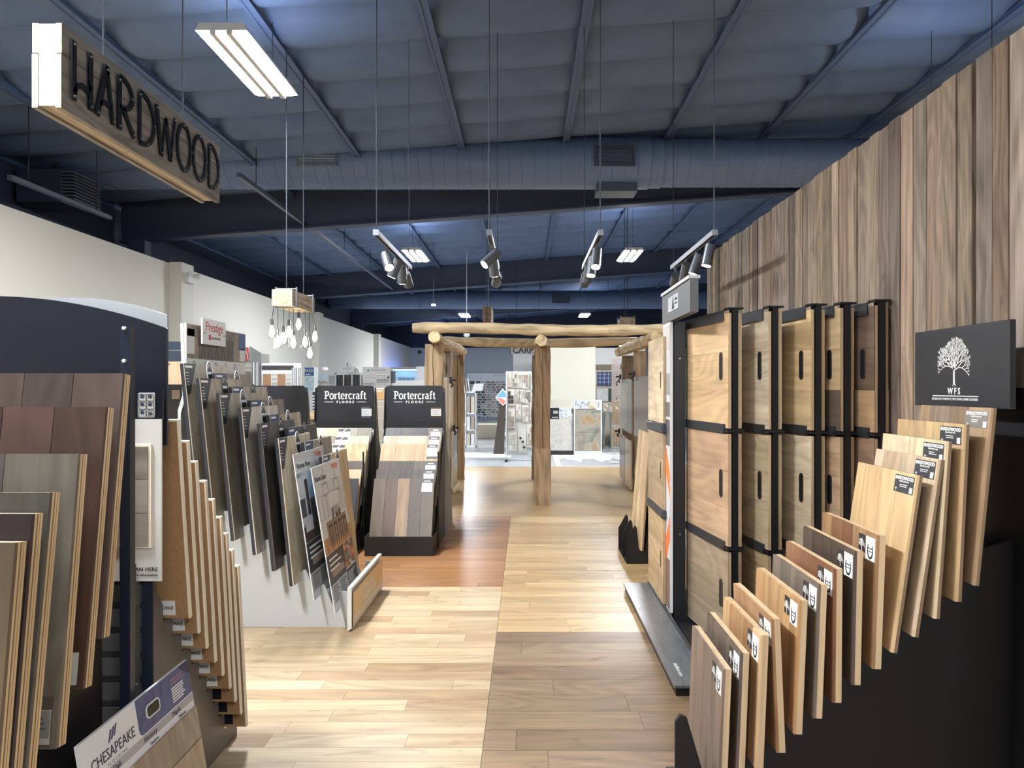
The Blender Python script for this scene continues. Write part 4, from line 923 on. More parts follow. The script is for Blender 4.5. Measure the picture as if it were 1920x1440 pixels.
# white sample card hung behind the post
wc = thing('sample_card', 'tall white card with three grey plank samples behind the navy post', 'sample card', (-1.55, 2.432, 0.937))
bx('card', plain((196, 194, 188), .5), wc, 0, 0.300, 0, 0.006, 0, 0.555)
fr = bx('sample_frame', PLY, wc, 0.03, 0.268, -0.008, 0, 0.115, 0.47, (220, 206, 180))
for k in range(3): MB().box(0.04, 0.258, -0.012, -0.008, 0.122+k*0.114, 0.234+k*0.114).build('sample_plank', FACE_H, fr, jit((126,116,102), 4))
text('SCAN HERE', 0.019, wc, 0.288, 0.035, INK, align='RIGHT'); text('more information', 0.013, wc, 0.288, 0.018, INK, align='RIGHT')
# brown backs of the rear boards
for k, (y, z) in enumerate(B_):
    yb, zb, H = y+0.092, z-0.742, math.hypot(0.092, 0.742)
    names = ['tallest', 'second tallest', 'third tallest', 'fourth', 'fifth', 'sixth', 'seventh', 'eighth', 'lowest and rearmost']
    b = thing('fibreboard_sample', 'brown fibreboard back of the %s rear sample board, cream edged' % names[k], 'flooring sample', (XR-0.55, yb, zb), 0, math.atan2(-0.092, 0.742), 'brown backed boards on the rear of the navy rack')
    MB().box(0, 0.545, 0, 0.014, 0, H-0.006).build('fibreboard', blotch('fibreboard', [(140, 108, 74), (152, 120, 84)], 60, 0.7), b)
    MB().box(0.545, 0.55, -0.002, 0.016, 0, H).box(0, 0.545, -0.002, 0.016, H-0.006, H).build('edge_band', plain((232, 222, 200), .5), b)
    if k < 6:
        c = bx('paper_label', plain((214, 214, 212), .5), b, 0.37, 0.497, -0.001, 0, 0.012, 0.068)
        text('CHESAPEAKE', 0.019, c, 0.490, 0.034, INK, align='RIGHT')
    else: bx('paper_label', NAVY, b, 0.37, 0.490, -0.001, 0, 0.012, 0.066)
# sample board leaning on the side plate
xt, zt, xb = -1.25, 0.600, -1.15
H = math.hypot(xt-xb, zt)
sb = thing('brand_sample_board', 'white and navy sample board with plank chips leaning on the bronze rack', 'sample board', (xb, 1.978, 0), PI/2, math.atan2(xb-xt, zt))
bx('card', plain((226, 227, 228), .45), sb, 0, 0.635, 0, 0.012, 0, H)
nv = MB().prism(rrect(0.285, 0.635, H-0.118, H-0.001, 0.02, 4, 'd'), 'xz', -0.001, 0).build('navy_field', blotch('navy_print', [(58, 66, 108), (76, 86, 128), (66, 74, 116)], 12, .45), sb)
MB().prism(rrect(0.335, 0.415, H-0.082, H-0.042, 0.014, 5), 'xz', -0.003, -0.001).build('hand_hole', BLACK, nv)
MB().stroke(rrect(0.335, 0.415, H-0.082, H-0.042, 0.014, 5), 0.005, -0.004, -0.001, closed=True).build('hole_rim', CARD, nv)
lines(MB(), 0.50, 0.59, H-0.105, H-0.05, 6, 0.005, -0.002, -0.001, ragged=.2).build('fine_print', WHITE, nv); lines(MB(), 0.50, 0.60, H-0.045, H-0.02, 2, 0.006, -0.002, -0.001).build('tag_line', plain((150, 110, 130), .5), nv)
MB().prism([(0.56, H-0.001), (0.635, H-0.001), (0.635, H-0.05), (0.60, H-0.03)], 'xz', -0.002, -0.001).build('dark_corner', plain((34, 40, 74), .5), nv)
text('CHESAPEAKE', 0.046, sb, 0.148, H-0.098, plain((52, 54, 72), .5), sx=0.83); text('F L O O R I N G', 0.015, sb, 0.16, H-0.118, plain((150, 150, 156), .5))
mb = MB()
for k in range(3): mb.prism([(0.128+k*0.014, H-0.056+k*0.004), (0.135+k*0.014, H-0.056+k*0.004), (0.152+k*0.014, H-0.024+k*0.003), (0.145+k*0.014, H-0.024+k*0.003)], 'xz', -0.0015, 0)
mb.build('logo_bars', plain((66, 60, 96), .5), sb)
gs = bx('grey_band', plain((172, 168, 172), .5), sb, 0, 0.635, -0.001, 0, H-0.148, H-0.122)
for s, x in (('European Oak', 0.03), ('Hickory', 0.30), ('Maple', 0.48)): text(s, 0.024, gs, x, H-0.143, plain((74, 72, 84), .5), align='LEFT', y=-0.002)
for s, x in (('Palm Beach', 0.06), ('Grayton', 0.33), ('Mahone', 0.52)): text(s, 0.015, sb, x, H-0.166, plain((96, 96, 104), .5), align='LEFT')
chips = [[(198,164,116), (150,132,108), (158,142,120)], [(170,150,124), (142,138,132), (166,144,116)], [(186,156,116), (160,138,112), (188,158,118)], [(150,128,100), (172,150,122), (140,120,98)]]
for r, row in enumerate(chips):
    for c, col in enumerate(row):
        x0, z1 = 0.012+c*0.207, H-0.172-r*0.118
        MB().box(x0, x0+0.203, -0.010, 0, z1-0.112, z1).build('plank_chip', FACE_V, sb, jit(col, 4))

# ================================================================ log pergola (posts, beams and logs joined as one frame)
LOGX = wood('X', 0.52, 0.75, 22, 1.4, knots=0.5, bump=0.5); LOGY = wood('Y', 0.52, 0.75, 22, 1.4, knots=0.5, bump=0.5); POSTZ = wood('Z', 0.55, 0.75, 26, 1.2, knots=0.55, bump=0.5)
pg = thing('log_pergola', 'rustic pergola of peeled logs on rough timber posts', 'pergola', (0.22, 10.9, 0))
gx, gy = 0.22, 10.9
def log(axis, a, b, fixed, r, seed, col, bend=0.02):
    rnd = random.Random(seed); n = 22; cen, rad = [], []
    for k in range(n+1):
        u = a+(b-a)*k/n; w = bend*math.sin(PI*k/n*1.7+seed); rr = r*(1+rnd.uniform(-0.09, 0.09)-0.10*abs(k/n-0.5))
        c = (u, fixed[0], fixed[1]+w) if axis == 'x' else (fixed[0]+w, u, fixed[1]+w*0.5)
        cen.append((c[0]-gx, c[1]-gy, c[2])); rad.append(rr*(0.93 if k in (0, n) else 1))
    ph = [rnd.uniform(-0.09, 0.09) for _ in range(14)]
    return MB().rings(cen, rad, axis, 14, lambda j, i: ph[i]).build('log', LOGX if axis == 'x' else LOGY, pg, col, smooth=False)
log('x', -1.56, 1.98, (9.75, 2.405), 0.083, 1, (204, 174, 126))
log('x', -1.50, 1.95, (12.5, 2.405), 0.080, 2, (192, 158, 108))
log('y', 8.98, 12.75, (-1.17, 2.243), 0.086, 3, (204, 170, 116)); log('y', 8.98, 12.75, (1.66, 2.243), 0.088, 4, (190, 158, 108)); log('y', 9.55, 12.75, (0.22, 2.25), 0.088, 5, (204, 172, 120))
def post(xc, yc, w, d, z0, z1, seed, col, crack=True):
    rnd = random.Random(seed); n = 14; V = []; mb = MB()
    for k in range(n+1):
        z = z0+(z1-z0)*k/n; a, b, c, e = [rnd.uniform(-0.012, 0.012) for _ in range(4)]
        V += [(xc-w/2+a-gx, yc-d/2-gy, z), (xc+w/2+b-gx, yc-d/2-gy, z), (xc+w/2+c-gx, yc+d/2-gy, z), (xc-w/2+e-gx, yc+d/2-gy, z)]
    mb.v = V
    for k in range(n):
        for i in range(4): mb.f.append((k*4+i, k*4+(i+1) % 4, k*4+4+(i+1) % 4, k*4+4+i))
    mb.f += [(3, 2, 1, 0), (n*4, n*4+1, n*4+2, n*4+3)]
    o = mb.build('post', POSTZ, pg, col)
    if crack:
        mb = MB(); pts = [(xc-gx+rnd.uniform(-0.006, 0.006), z0+(z1-z0)*k/10) for k in range(1 if z0 < .5 else 0, 11)]
        mb.stroke(pts, [0.004+0.008*math.sin(PI*k/len(pts)) for k in range(len(pts))], yc-d/2-gy-0.002, yc-d/2-gy+0.01); mb.build('crack', plain((50, 38, 28), .9), o)
PB = (128, 102, 72)
post(0.222, 9.79, 0.205, 0.20, 0.0, 2.17, 1, (122, 86, 48))
sl_ = MB().box(0.105-gx, 0.330-gx, 9.675-gy, 9.69-gy, 0.002, 0.77).build('wrap_board', POSTZ, pg, (146, 112, 74))
MB().box(0.105-gx, 0.118-gx, 9.69-gy, 9.89-gy, 0.002, 0.77).build('wrap_board', POSTZ, pg, (138, 106, 70))
MB().box(0.322-gx, 0.335-gx, 9.69-gy, 9.89-gy, 0.002, 0.77).build('wrap_board', POSTZ, pg, (138, 106, 70))
post(0.215, 12.45, 0.24, 0.16, 0, 2.17, 2, (118, 90, 58), False)
post(-1.21, 9.3, 0.225, 0.20, 0, 2.165, 3, (152, 120, 78)); post(-1.215, 10.85, 0.15, 0.2, 0, 2.165, 4, (146, 128, 104)); post(-1.20, 12.45, 0.215, 0.16, 0, 2.165, 5, (142, 106, 62))
post(1.69, 9.25, 0.08, 0.22, 0, 2.165, 6, (128, 100, 66), False); post(1.745, 10.95, 0.165, 0.18, 0, 2.165, 7, (138, 108, 72), False); post(1.79, 12.55, 0.20, 0.14, 0, 2.165, 8, (112, 84, 52), False)
# panels hung on black pipe knobs inside the pergola
def knob_panel(label, X, y0, y1, z0, z1, cols, rz, T=0.02, knobs=True):
    t = thing('hung_plank_sample', label, 'flooring sample', (X, y1 if rz < 0 else y0, z0), rz, group='panels hung inside the pergola')
    W = y1-y0; n = len(cols)
    bx('backing_board', PLY, t, 0, W, 0.008, T, 0, z1-z0, (170, 140, 100))
    for k, c in enumerate(cols): MB().box(W*k/n+.001, W*(k+1)/n-.001, 0, 0.008, 0, z1-z0).build('plank', wood('Z', .16, .22, 26, 1.3, bump=.03), t, jit(c, 4))
    if knobs:
        MB().cyl((0.05, -0.03, z1-z0+0.05), (0.05, 0.0, z1-z0+0.05), 0.045, n=16).cyl((0.05, -0.09, z1-z0+0.05), (0.05, -0.03, z1-z0+0.05), 0.014, n=10).build('pipe_knob', BLACK, t)
        MB().tube([(0.05, -0.02, z1-z0+0.01), (0.03, -0.05, z1-z0-0.02), (0.05, -0.02, z1-z0-0.05)], 0.012, 8).build('hook', BLACK, t)
knob_panel('glossy grey plank panel hung between the rear pergola posts', 1.64, 11.05, 12.35, 0.88, 1.74, [(120,112,104), (128,122,112), (116,108,98)], -PI/2)
knob_panel('glossy brown plank panel hung between the front and middle pergola posts', 1.635, 9.42, 10.78, 0.88, 1.76, [(112,88,72), (124,92,68), (118,90,70)], -PI/2)
knob_panel('lower dark brown panel standing at the rear pergola post', 1.62, 11.7, 12.35, 0.06, 0.80, [(104,82,70), (98,76,64)], -PI/2)
knob_panel('lower light oak panel beside the dark brown pergola panel', 1.61, 10.95, 11.6, 0.02, 0.78, [(176,144,104), (168,136,96)], -PI/2, knobs=False)
knob_panel('pale birch panel hung beside the front pergola post by the black stands', -1.085, 9.32, 9.74, 0.98, 1.74, [(214,180,128), (206,170,118)], PI/2, knobs=False)
knob_panel('pale birch panel with black pipe knobs beside the birch panel of the pergola', -1.10, 10.15, 10.68, 1.02, 1.66, [(216,184,134), (208,174,122)], PI/2)
knob_panel('grey vinyl panel standing low beside the birch panel of the pergola', -1.09, 10.5, 11.2, 0.10, 0.95, [(150,142,130), (142,134,122)], PI/2)

# ================================================================ beam chandelier with nine glass pendants
ch = thing('beam_chandelier', 'rustic wooden beam chandelier with nine clear glass bulb pendants', 'chandelier', (-2.41, 7.37, 2.41))
cx0, cy0, cz0 = -2.41, 7.37, 2.41
MB().box(-0.10, 0.10, -0.37, 0.37, 0, 0.16).build('wood_beam', BARNZ, ch, (168, 146, 112))
MB().prism(arc(0, 0.08, 0.062, 0.062, 0, 360, 18)[:-1], 'xz', -0.3715, -0.3700).build('end_grain', PLY, ch, (170, 136, 92))
for y in (-0.26, 0.28):
    MB().box(-0.106, -0.100, y, y+0.045, -0.006, 0.20).box(0.100, 0.106, y, y+0.045, -0.006, 0.20).box(-0.106, 0.106, y, y+0.045, -0.008, 0).box(-0.106, 0.106, y+0.015, y+0.03, 0.18, 0.19).build('metal_strap', plain((120, 124, 128), .4, .5), ch)
    MB().cyl((0, y+0.02, 0.19), (0, y+0.02, zr(-2.4)-cz0-0.2), 0.005, n=6).build('suspension_wire', CABLE, ch)
blb = [(510, 623, 7.03), (521, 642, 7.12), (532, 635, 7.20), (542, 623, 7.28), (560, 609, 7.42), (550, 643, 7.30), (572, 642, 7.50), (590.6, 632, 7.66), (581, 663, 7.58)]
for (px, py, Y) in blb:
    q = at(px, py, Y); x, y, z = q.x-cx0, q.y-cy0, q.z-cz0
    xb = max(-0.09, min(0.09, x))
    co = MB().tube([(xb, y, 0.0), (x, y, z+0.13)], 0.003, 5).build('pendant_cord', INK, ch)
    MB().cyl((x, y, z+0.075), (x, y, z+0.13), 0.017, 0.014, 12).build('socket', plain((90, 92, 94), .35, .6), co)
    MB().rings([(x, y, z+0.075), (x, y, z+0.05), (x, y, z+0.01), (x, y, z-0.06)], [0.018, 0.034, 0.046, 0.052], 'z', 14).build('glass_shade', glass(0.10), co, smooth=True)
    MB().rings([(x, y, z+0.06), (x, y, z+0.03), (x, y, z+0.0), (x, y, z-0.025), (x, y, z-0.04)], [0.010, 0.020, 0.027, 0.020, 0.006], 'z', 12).build('bulb', emit((255, 246, 226), 45), co, smooth=True)

# ================================================================ small ceiling and wall fittings
el = thing('emergency_light', 'small white emergency light with two lamps on the off-white pilaster', 'emergency light', (-5.7, 11.94, 3.36))
bx('body', plain((226, 228, 226), .4), el, 0, 0.07, -0.12, 0.12, 0, 0.12)
for s in (-1, 1): MB().cyl((0.05, s*0.1, 0.13), (0.13, s*0.15, 0.13), 0.035, 0.05, 12).build('lamp', plain((226, 228, 226), .4), el)
lines(MB(), -0.08, 0.06, 0.02, 0.10, 4, 0.008, 0, 0.001).build('indicator_grille', plain((150, 150, 150), .5), el) if False else None
for (px, py, Y, lab) in ((813, 574, 16.5, 'small white pendant sensor hanging from the duct line'),):
    q = at(px, py, Y); s = thing('pendant_sensor', lab, 'sensor', tuple(q))
    MB().cyl((0, 0, 0), (0, 0, 0.05), 0.06, 0.05, 14).build('sensor_disc', WHITE, s); MB().cyl((0, 0, 0.05), (0, 0, zr(q.x)-q.z-0.2), 0.005, n=5).build('rod', CABLE, s)
q = at(875, 628, 18.0); s = thing('glass_pendant', 'small clear glass globe pendant below the front pergola log', 'pendant light', tuple(q))
MB().rings([(0, 0, -0.07), (0, 0, -0.04), (0, 0, 0.03), (0, 0, 0.07)], [0.02, 0.08, 0.08, 0.03], 'z', 14).build('globe', plain((190, 196, 204), .15), s, smooth=True); MB().cyl((0, 0, 0.07), (0, 0, zr(q.x)-q.z-0.2), 0.008, n=5).build('rod', WHITE, s)
q = at(787, 660, 24.0); s = thing('black_pendant', 'tiny black round pendant before the pale grey back wall', 'pendant light', tuple(q))
MB().rings([(0, 0, -0.06), (0, 0, -0.03), (0, 0, 0.03), (0, 0, 0.06)], [0.03, 0.07, 0.07, 0.02], 'z', 12).build('shade', BLACK, s, smooth=True); MB().cyl((0, 0, 0.06), (0, 0, zr(q.x)-q.z-0.2), 0.006, n=5).build('rod', INK, s)
# two more timber pieces hanging behind the pergola logs
s = thing('hanging_sign', 'small weathered timber sign seen end on above the pergola', 'sign', (-0.78, 14.0, 2.84)); 
for a, b, c in ((-0.085, -0.03, (140,118,94)), (-0.03, 0.03, (118,98,78)), (0.03, 0.085, (134,112,88))): MB().box(a, b, 0, 0.9, 0, 0.36).build('plank', BARNZ, s, c)
for y in (0.1, 0.8): MB().cyl((0, y, 0.36), (0, y, zr(-0.8)-2.84-0.2), 0.007, n=5).build('suspension_wire', CABLE, s)
q = at(1178, 603, 13.2); s = thing('timber_pendant', 'small timber chandelier block peeking above the front pergola log', 'chandelier', tuple(q))
bx('wood_beam', BARNZ, s, -0.13, 0.13, 0, 0.6, -0.09, 0.07, (160, 136, 108))
for y in (0.08, 0.5): MB().box(-0.14, -0.13, y, y+0.05, -0.1, 0.12).box(0.13, 0.14, y, y+0.05, -0.1, 0.12).box(-0.14, 0.14, y, y+0.05, 0.09, 0.1).build('metal_strap', DARKST, s)
for y in (0.1, 0.52): MB().cyl((0, y, 0.1), (0, y, zr(q.x)-q.z-0.2), 0.006, n=5).build('suspension_wire', CABLE, s)
q = at(1160, 655, 14.0)
for k in range(2): MB().tube([(-0.1+0.1*k, 0.3, -0.09), (-0.1+0.1*k, 0.3, q.z-s.location.z+0.1)], 0.004, 5).build('pendant_cord', INK, s); MB().rings([(-0.1+0.1*k, 0.3, q.z-s.location.z-0.05), (-0.1+0.1*k, 0.3, q.z-s.location.z), (-0.1+0.1*k, 0.3, q.z-s.location.z+0.06)], [0.03, 0.045, 0.015], 'z', 12).build('bulb', emit((255, 246, 226), 45), s, smooth=True)
s = thing('department_sign', 'grey board sign with dark block letters behind the middle post', 'sign', (-0.44, 20.0, 2.55))
bx('board', plain((150, 146, 138), .7), s, 0, 0.95, 0, 0.05, 0, 0.22); bx('end_cap', plain((60, 60, 62), .6), s, -0.03, 0, -0.01, 0.06, 0, 0.22); text('CARPET', 0.24, s, 0.475, 0.03, INK, y=-0.004, bold=.006)
for x in (0.15, 0.8): MB().cyl((x, 0.02, 0.22), (x, 0.02, zr(0)-2.55-0.2), 0.006, n=5).build('suspension_wire', CABLE, s)

# ================================================================ background showroom, left
WH = plain((206, 208, 208), 0.45)
def stand(name, label, cat, X0, X1, Y, depth=0.06, rz=0): return thing(name, label, cat, (X0, Y, 0), rz)
# tall black kiosk between the near rack and the grey rack
k = stand('black_kiosk', 'black sample kiosk with navy header squares behind the arched navy header', 'display', -3.55, -2.98, 6.3); w = 0.57
bx('body', BLACK, k, 0, w, 0.01, 0.30, 0, 1.63); b = bx('oak_panel', PLY, k, 0, w, 0, 0.03, 1.632, 1.83, (214, 182, 138)); bx('name_tab', plain((120, 104, 88), .5), b, 0.33, 0.39, -0.002, 0, 1.80, 1.818)
for z0, z1 in ((1.835, 1.93), (1.937, 2.01)): bx('navy_square', plain((46, 58, 76), .4), k, 0, w, 0, 0.03, z0, z1)
text('tion', 0.06, k, 0.27, 1.55, plain((110, 114, 124), .5), y=0.008, align='LEFT'); lines(MB(), 0.02, 0.40, 1.25, 1.5, 5, 0.012, 0.007, 0.01).build('fine_print', plain((84, 88, 98), .5), k); bx('plaque', plain((104, 84, 72), .5), k, 0.40, 0.47, 0.006, 0.01, 1.5, 1.58)
# slatted sign display facing the aisle
k = thing('slat_sign_display', 'pale grey slatted display with a red square logo', 'display', (-4.0, 9.9, 0), PI/2)
bx('body', plain((196, 194, 188), .5), k, 0, 1.25, 0.03, 0.35, 0, 1.78); h = bx('header', plain((178, 180, 176), .5), k, 0, 1.2, 0.02, 0.05, 1.93, 2.12)
for j in range(8): bx('slat', plain((150, 154, 152), .5), h, 0.40+j*0.055, 0.42+j*0.055, 0.0, 0.02, 1.98, 2.20-j*0.01)
lg = bx('red_logo', plain((206, 52, 58), .5), h, 0.16, 0.34, 0.005, 0.02, 1.99, 2.18); MB().stroke([(0.20, 2.17), (0.26, 2.10), (0.31, 2.0)], 0.02, 0.002, 0.005).stroke([(0.18, 2.0), (0.18, 2.06)], 0.015, 0.002, 0.005).build('logo_stroke', WH, lg)
bx('photo_strip', plain((120, 108, 100), .5), k, 0.02, 1.2, 0.02, 0.03, 1.79, 1.84); text('LION WOOD', 0.07, k, 0.08, 1.86, plain((150, 146, 138), .5), y=0.018, align='LEFT'); bx('name_board', plain((206, 202, 194), .5), k, 0, 1.2, 0.02, 0.05, 1.845, 1.925)
# white wing display
k = stand('white_wing_display', 'white wing display with two brown carpet squares', 'display', -3.54, -2.94, 9.25); w = 0.60
bx('body', WH, k, 0.0, w, 0.02, 0.16, 0, 1.92); h = bx('header_photo', plain((52, 48, 54), .4), k, 0.09, w-0.10, 0.01, 0.02, 1.835, 1.89)
for j in range(5): bx('wing', plain((210, 211, 211) if j % 2 else (120, 122, 126), .5), k, 0.003+j*0.017, 0.014+j*0.017, -0.12+j*0.012, 0.02, 0.3, 1.93)
for j in range(5): bx('wing', plain((214, 215, 216) if j % 2 else (168, 172, 178), .5), k, w-0.02-j*0.019, w-0.008-j*0.019, -0.02-j*0.012, 0.02, 0.3, 1.86)
for x0 in (0.10, 0.29): bx('carpet_square', blotch('brown_carpet', [(132, 100, 76), (150, 118, 92)], 90, .9), k, x0, x0+0.105, 0.01, 0.02, 1.50, 1.78)
for x0 in (0.215, 0.405):
    for j in range(5): bx('swatch', plain((170-j*10, 170-j*10, 168-j*10), .6), k, x0, x0+0.065, 0.012, 0.02, 1.75-j*0.055, 1.785-j*0.055)
# blue tile brand stand
k = stand('blue_brand_stand', 'blue and white tile brand stand with bathroom poster', 'display', -3.83, -3.58, 12.0); w = 0.235
bx('body', plain((200, 206, 210), .5), k, 0, w, 0.01, 0.25, 0, 1.95); b = bx('blue_sign', plain((46, 84, 138), .4), k, 0.005, w, 0, 0.01, 1.80, 1.94); text('MARAZZI', 0.066, b, w/2, 1.868, WH, sx=0.78, y=-0.002, bold=.001); lines(MB(), 0.10, 0.2, 1.815, 1.835, 1, 0.012, -0.002, 0).build('tag_line', WH, b)
bx('poster', blotch('bath_poster', [(96, 136, 158), (196, 216, 224), (150, 180, 192), (222, 230, 234)], 9, .4), k, 0.01, w-0.01, 0, 0.01, 1.52, 1.79)
# white counter group
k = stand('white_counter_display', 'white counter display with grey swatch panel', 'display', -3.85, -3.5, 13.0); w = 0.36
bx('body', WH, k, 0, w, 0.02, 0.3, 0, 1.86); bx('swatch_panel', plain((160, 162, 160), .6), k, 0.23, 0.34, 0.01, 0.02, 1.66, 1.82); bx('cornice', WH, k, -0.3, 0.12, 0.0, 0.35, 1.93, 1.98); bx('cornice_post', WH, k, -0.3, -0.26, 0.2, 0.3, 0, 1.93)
pts = [(0.01+j*0.02, 1.70+0.012*math.sin(j*1.2)) for j in range(11)]; MB().stroke(pts, 0.014, 0.008, 0.02).build('wave_trim', plain((130, 134, 136), .5), k); bx('painted_glow_panel', plain((196, 220, 236), .3), k, 0.0, 0.2, 0.012, 0.02, 1.75, 1.85)  # last panel: cyan light on the cabinet put in as pale blue colour
# dark fin rack with arched sign
k = stand('dark_fin_rack', 'rack of dark vertical tile fins topped by an arched white sign', 'display', -3.40, -2.88, 12.6); w = 0.52
MB().box(0, w, 0, 0.03, 1.84, 1.865).box(0, 0.03, 0, 0.3, 0, 1.865).box(w-0.03, w, 0, 0.3, 0, 1.865).build('frame', WH, k)
for j in range(15):
    c = (58, 60, 64) if j % 5 != 4 else (206, 206, 204)
    bx('fin', plain(c, .4), k, 0.035+j*0.030, 0.055+j*0.030, -0.05, 0.2, 0.5, 1.83)
for cx in (0.11, ): MB().prism(arc(0.22, 1.97, 0.12, 0.07, 0, 180, 12)+[(0.10, 1.87), (0.34, 1.87)], 'xz', 0.0, 0.02).build('arched_sign', WH, k)
bx('sign_mark', plain((110, 112, 116), .5), k, 0.21, 0.23, -0.002, 0, 1.98, 2.05); text('BOHO', 0.05, k, 0.22, 1.925, plain((120, 122, 126), .5), y=-0.002)
k = stand('arched_rack_sign', 'second arched sign with grey panel behind the dark fin rack', 'sign', -3.75, -3.4, 14.2); MB().prism(arc(0.20, 1.93, 0.20, 0.12, 0, 180, 12)+[(0, 0), (0.4, 0)], 'xz', 0, 0.02).build('arch_board', WH, k); bx('grey_panel', plain((150, 152, 154), .5), k, 0.17, 0.34, -0.004, 0, 1.78, 1.98)
# HYDE PARK mosaic stand
k = stand('mosaic_stand', 'white mosaic stand with green diamond logo', 'display', -2.77, -2.3, 12.0); w = 0.47
bx('body', WH, k, 0, w, 0.01, 0.2, 0, 1.95); text('HYDE PARK', 0.05, k, 0.14, 1.88, plain((120, 124, 126), .5), y=0.008, align='LEFT'); MB().prism([(0.075, 1.892), (0.095, 1.912), (0.115, 1.892), (0.095, 1.872)], 'xz', 0.006, 0.01).build('diamond_logo', plain((40, 120, 110), .5), k)
for (x0, x1, z0, z1, c) in ((0.015, 0.21, 1.745, 1.80, (190, 190, 188)), (0.015, 0.21, 1.69, 1.735, (204, 206, 204)), (0.015, 0.21, 1.655, 1.675, (120, 140, 140)), (0.235, 0.45, 1.755, 1.825, (196, 198, 196)), (0.235, 0.45, 1.69, 1.75, (112, 124, 136)), (0.235, 0.45, 1.62, 1.68, (206, 206, 202)), (0.42, 0.45, 1.76, 1.79, (40, 46, 56))):
    bx('mosaic_sheet', bricks('mos_%d_%d' % (c[0], c[2]), c, tuple(v*0.86 for v in c), (232, 232, 230), .05, .035, .005, .3, plane='xz'), k, x0, x1, 0.004, 0.01, z0, z1)
bx('dark_end', plain((70, 80, 92), .4), k, w, w+0.05, 0.03, 0.2, 1.68, 1.88)
k = stand('tile_tower', 'narrow tower with tan top card and beige tile sheet', 'display', -2.06, -1.74, 9.35); bx('body', plain((196, 196, 190), .45), k, 0, 0.32, 0.01, 0.2, 0, 1.60); bx('tan_card', plain((182, 146, 100), .5), k, 0.07, 0.25, 0, 0.01, 1.44, 1.58); bx('title_tab', WH, k, 0.09, 0.16, -0.003, 0, 1.55, 1.565); bx('tile_sheet', bricks('beige_tiles', (178, 170, 156), (166, 158, 144), (196, 190, 180), 0.3, .15, .004, .25, .1, plane='xz'), k, 0.07, 0.25, 0, 0.01, 0.6, 1.42)
# blue spinner and slab table
k = stand('blue_spinner_rack', 'slim blue spinner rack hung with white sample packs', 'display', -3.08, -2.9, 10.2); MB().cyl((0.12, 0.06, 0), (0.12, 0.06, 1.62), 0.02, n=10).build('pole', DARKST, k); bx('blue_spine', plain((36, 92, 164), .4), k, 0.09, 0.145, 0.0, 0.05, 1.28, 1.56); bx('black_side', BLACK, k, 0.0, 0.085, 0.02, 0.05, 1.28, 1.54); MB().cyl((0.1, 0.05, 0), (0.1, 0.05, 0.03), 0.2, n=20).build('foot_disc', BLACK, k)
for j in range(5):
    for i in range(2): bx('sample_pack', WH, k, 0.005+i*0.038, 0.033+i*0.038, 0.0, 0.02, 1.30+j*0.042, 1.325+j*0.042)
k = stand('live_edge_table', 'live edge wood slab on a stump base between the black stands', 'table', -2.72, -2.45, 9.0)
MB().prism([(-0.30, 0.0), (-0.05, -0.06), (0.22, -0.02), (0.34, 0.12), (0.20, 0.32), (-0.15, 0.30), (-0.33, 0.18)], 'xy', 1.20, 1.29).build('slab_top', LOGX, k, (196, 160, 112)); MB().rings([(0, 0.12, 0), (0, 0.12, 0.6), (0, 0.12, 1.2)], [0.16, 0.12, 0.15], 'z', 12).build('stump', POSTZ, k, (120, 92, 64))
# pale half wall, white boxes, lit case
hw = MB().box(-2.86, -2.10, 15.0, 15.1, 0, 1.755).build('half_wall', plain((206, 208, 208), .6)); tag(hw, 'pale grey half height wall beyond the black header stands', 'wall', kind='structure')
k = stand('white_bath_box', 'white box display with grey stone inset behind the pale half wall', 'display', -3.0, -2.5, 20.0); bx('body', WH, k, -0.1, 0.55, 0.02, 0.5, 0, 2.2); MB().prism([(0.1, 1.77), (0.45, 1.77), (0.45, 1.9), (0.3, 1.93), (0.2, 1.87)], 'xz', 0, 0.02).build('stone_inset', plain((128, 128, 126), .6), k)
k = stand('lit_display_case', 'white display case glowing with cyan led light', 'display case', -4.6, -3.6, 24.0)
MB().box(0, 1.05, 0.4, 0.5, 0, 2.3).box(0, 1.05, 0, 0.5, 2.22, 2.3).box(0, 1.05, 0, 0.5, 0, 1.75).box(0, 0.05, 0, 0.5, 1.75, 2.3).build('case', WH, k); bx('led_strip', emit((150, 215, 255), 14), k, 0.08, 1.0, 0.1, 0.16, 2.195, 2.215)
for j in range(4): bx('glass_block', plain((150, 190, 226), .2), k, 0.25+j*0.14, 0.36+j*0.14, 0.1, 0.2, 1.755, 1.95)
k = thing('wall_led_bar', 'blue led bar washing light up the off-white wall far behind', 'led light', (-5.62, 29.2, 2.0)); bx('housing', WH, k, -0.28, 0.0, 0, 4.0, -0.08, 0); bx('led_face', emit((70, 120, 255), 30), k, -0.18, -0.06, 0.1, 3.9, 0, 0.02)
cab = MB().box(-5.88, -5.1, 28.5, 33.5, 0, 1.9).build('base_cabinet_run', WH); tag(cab, 'long white cabinet run along the off-white wall far behind', 'cabinet')

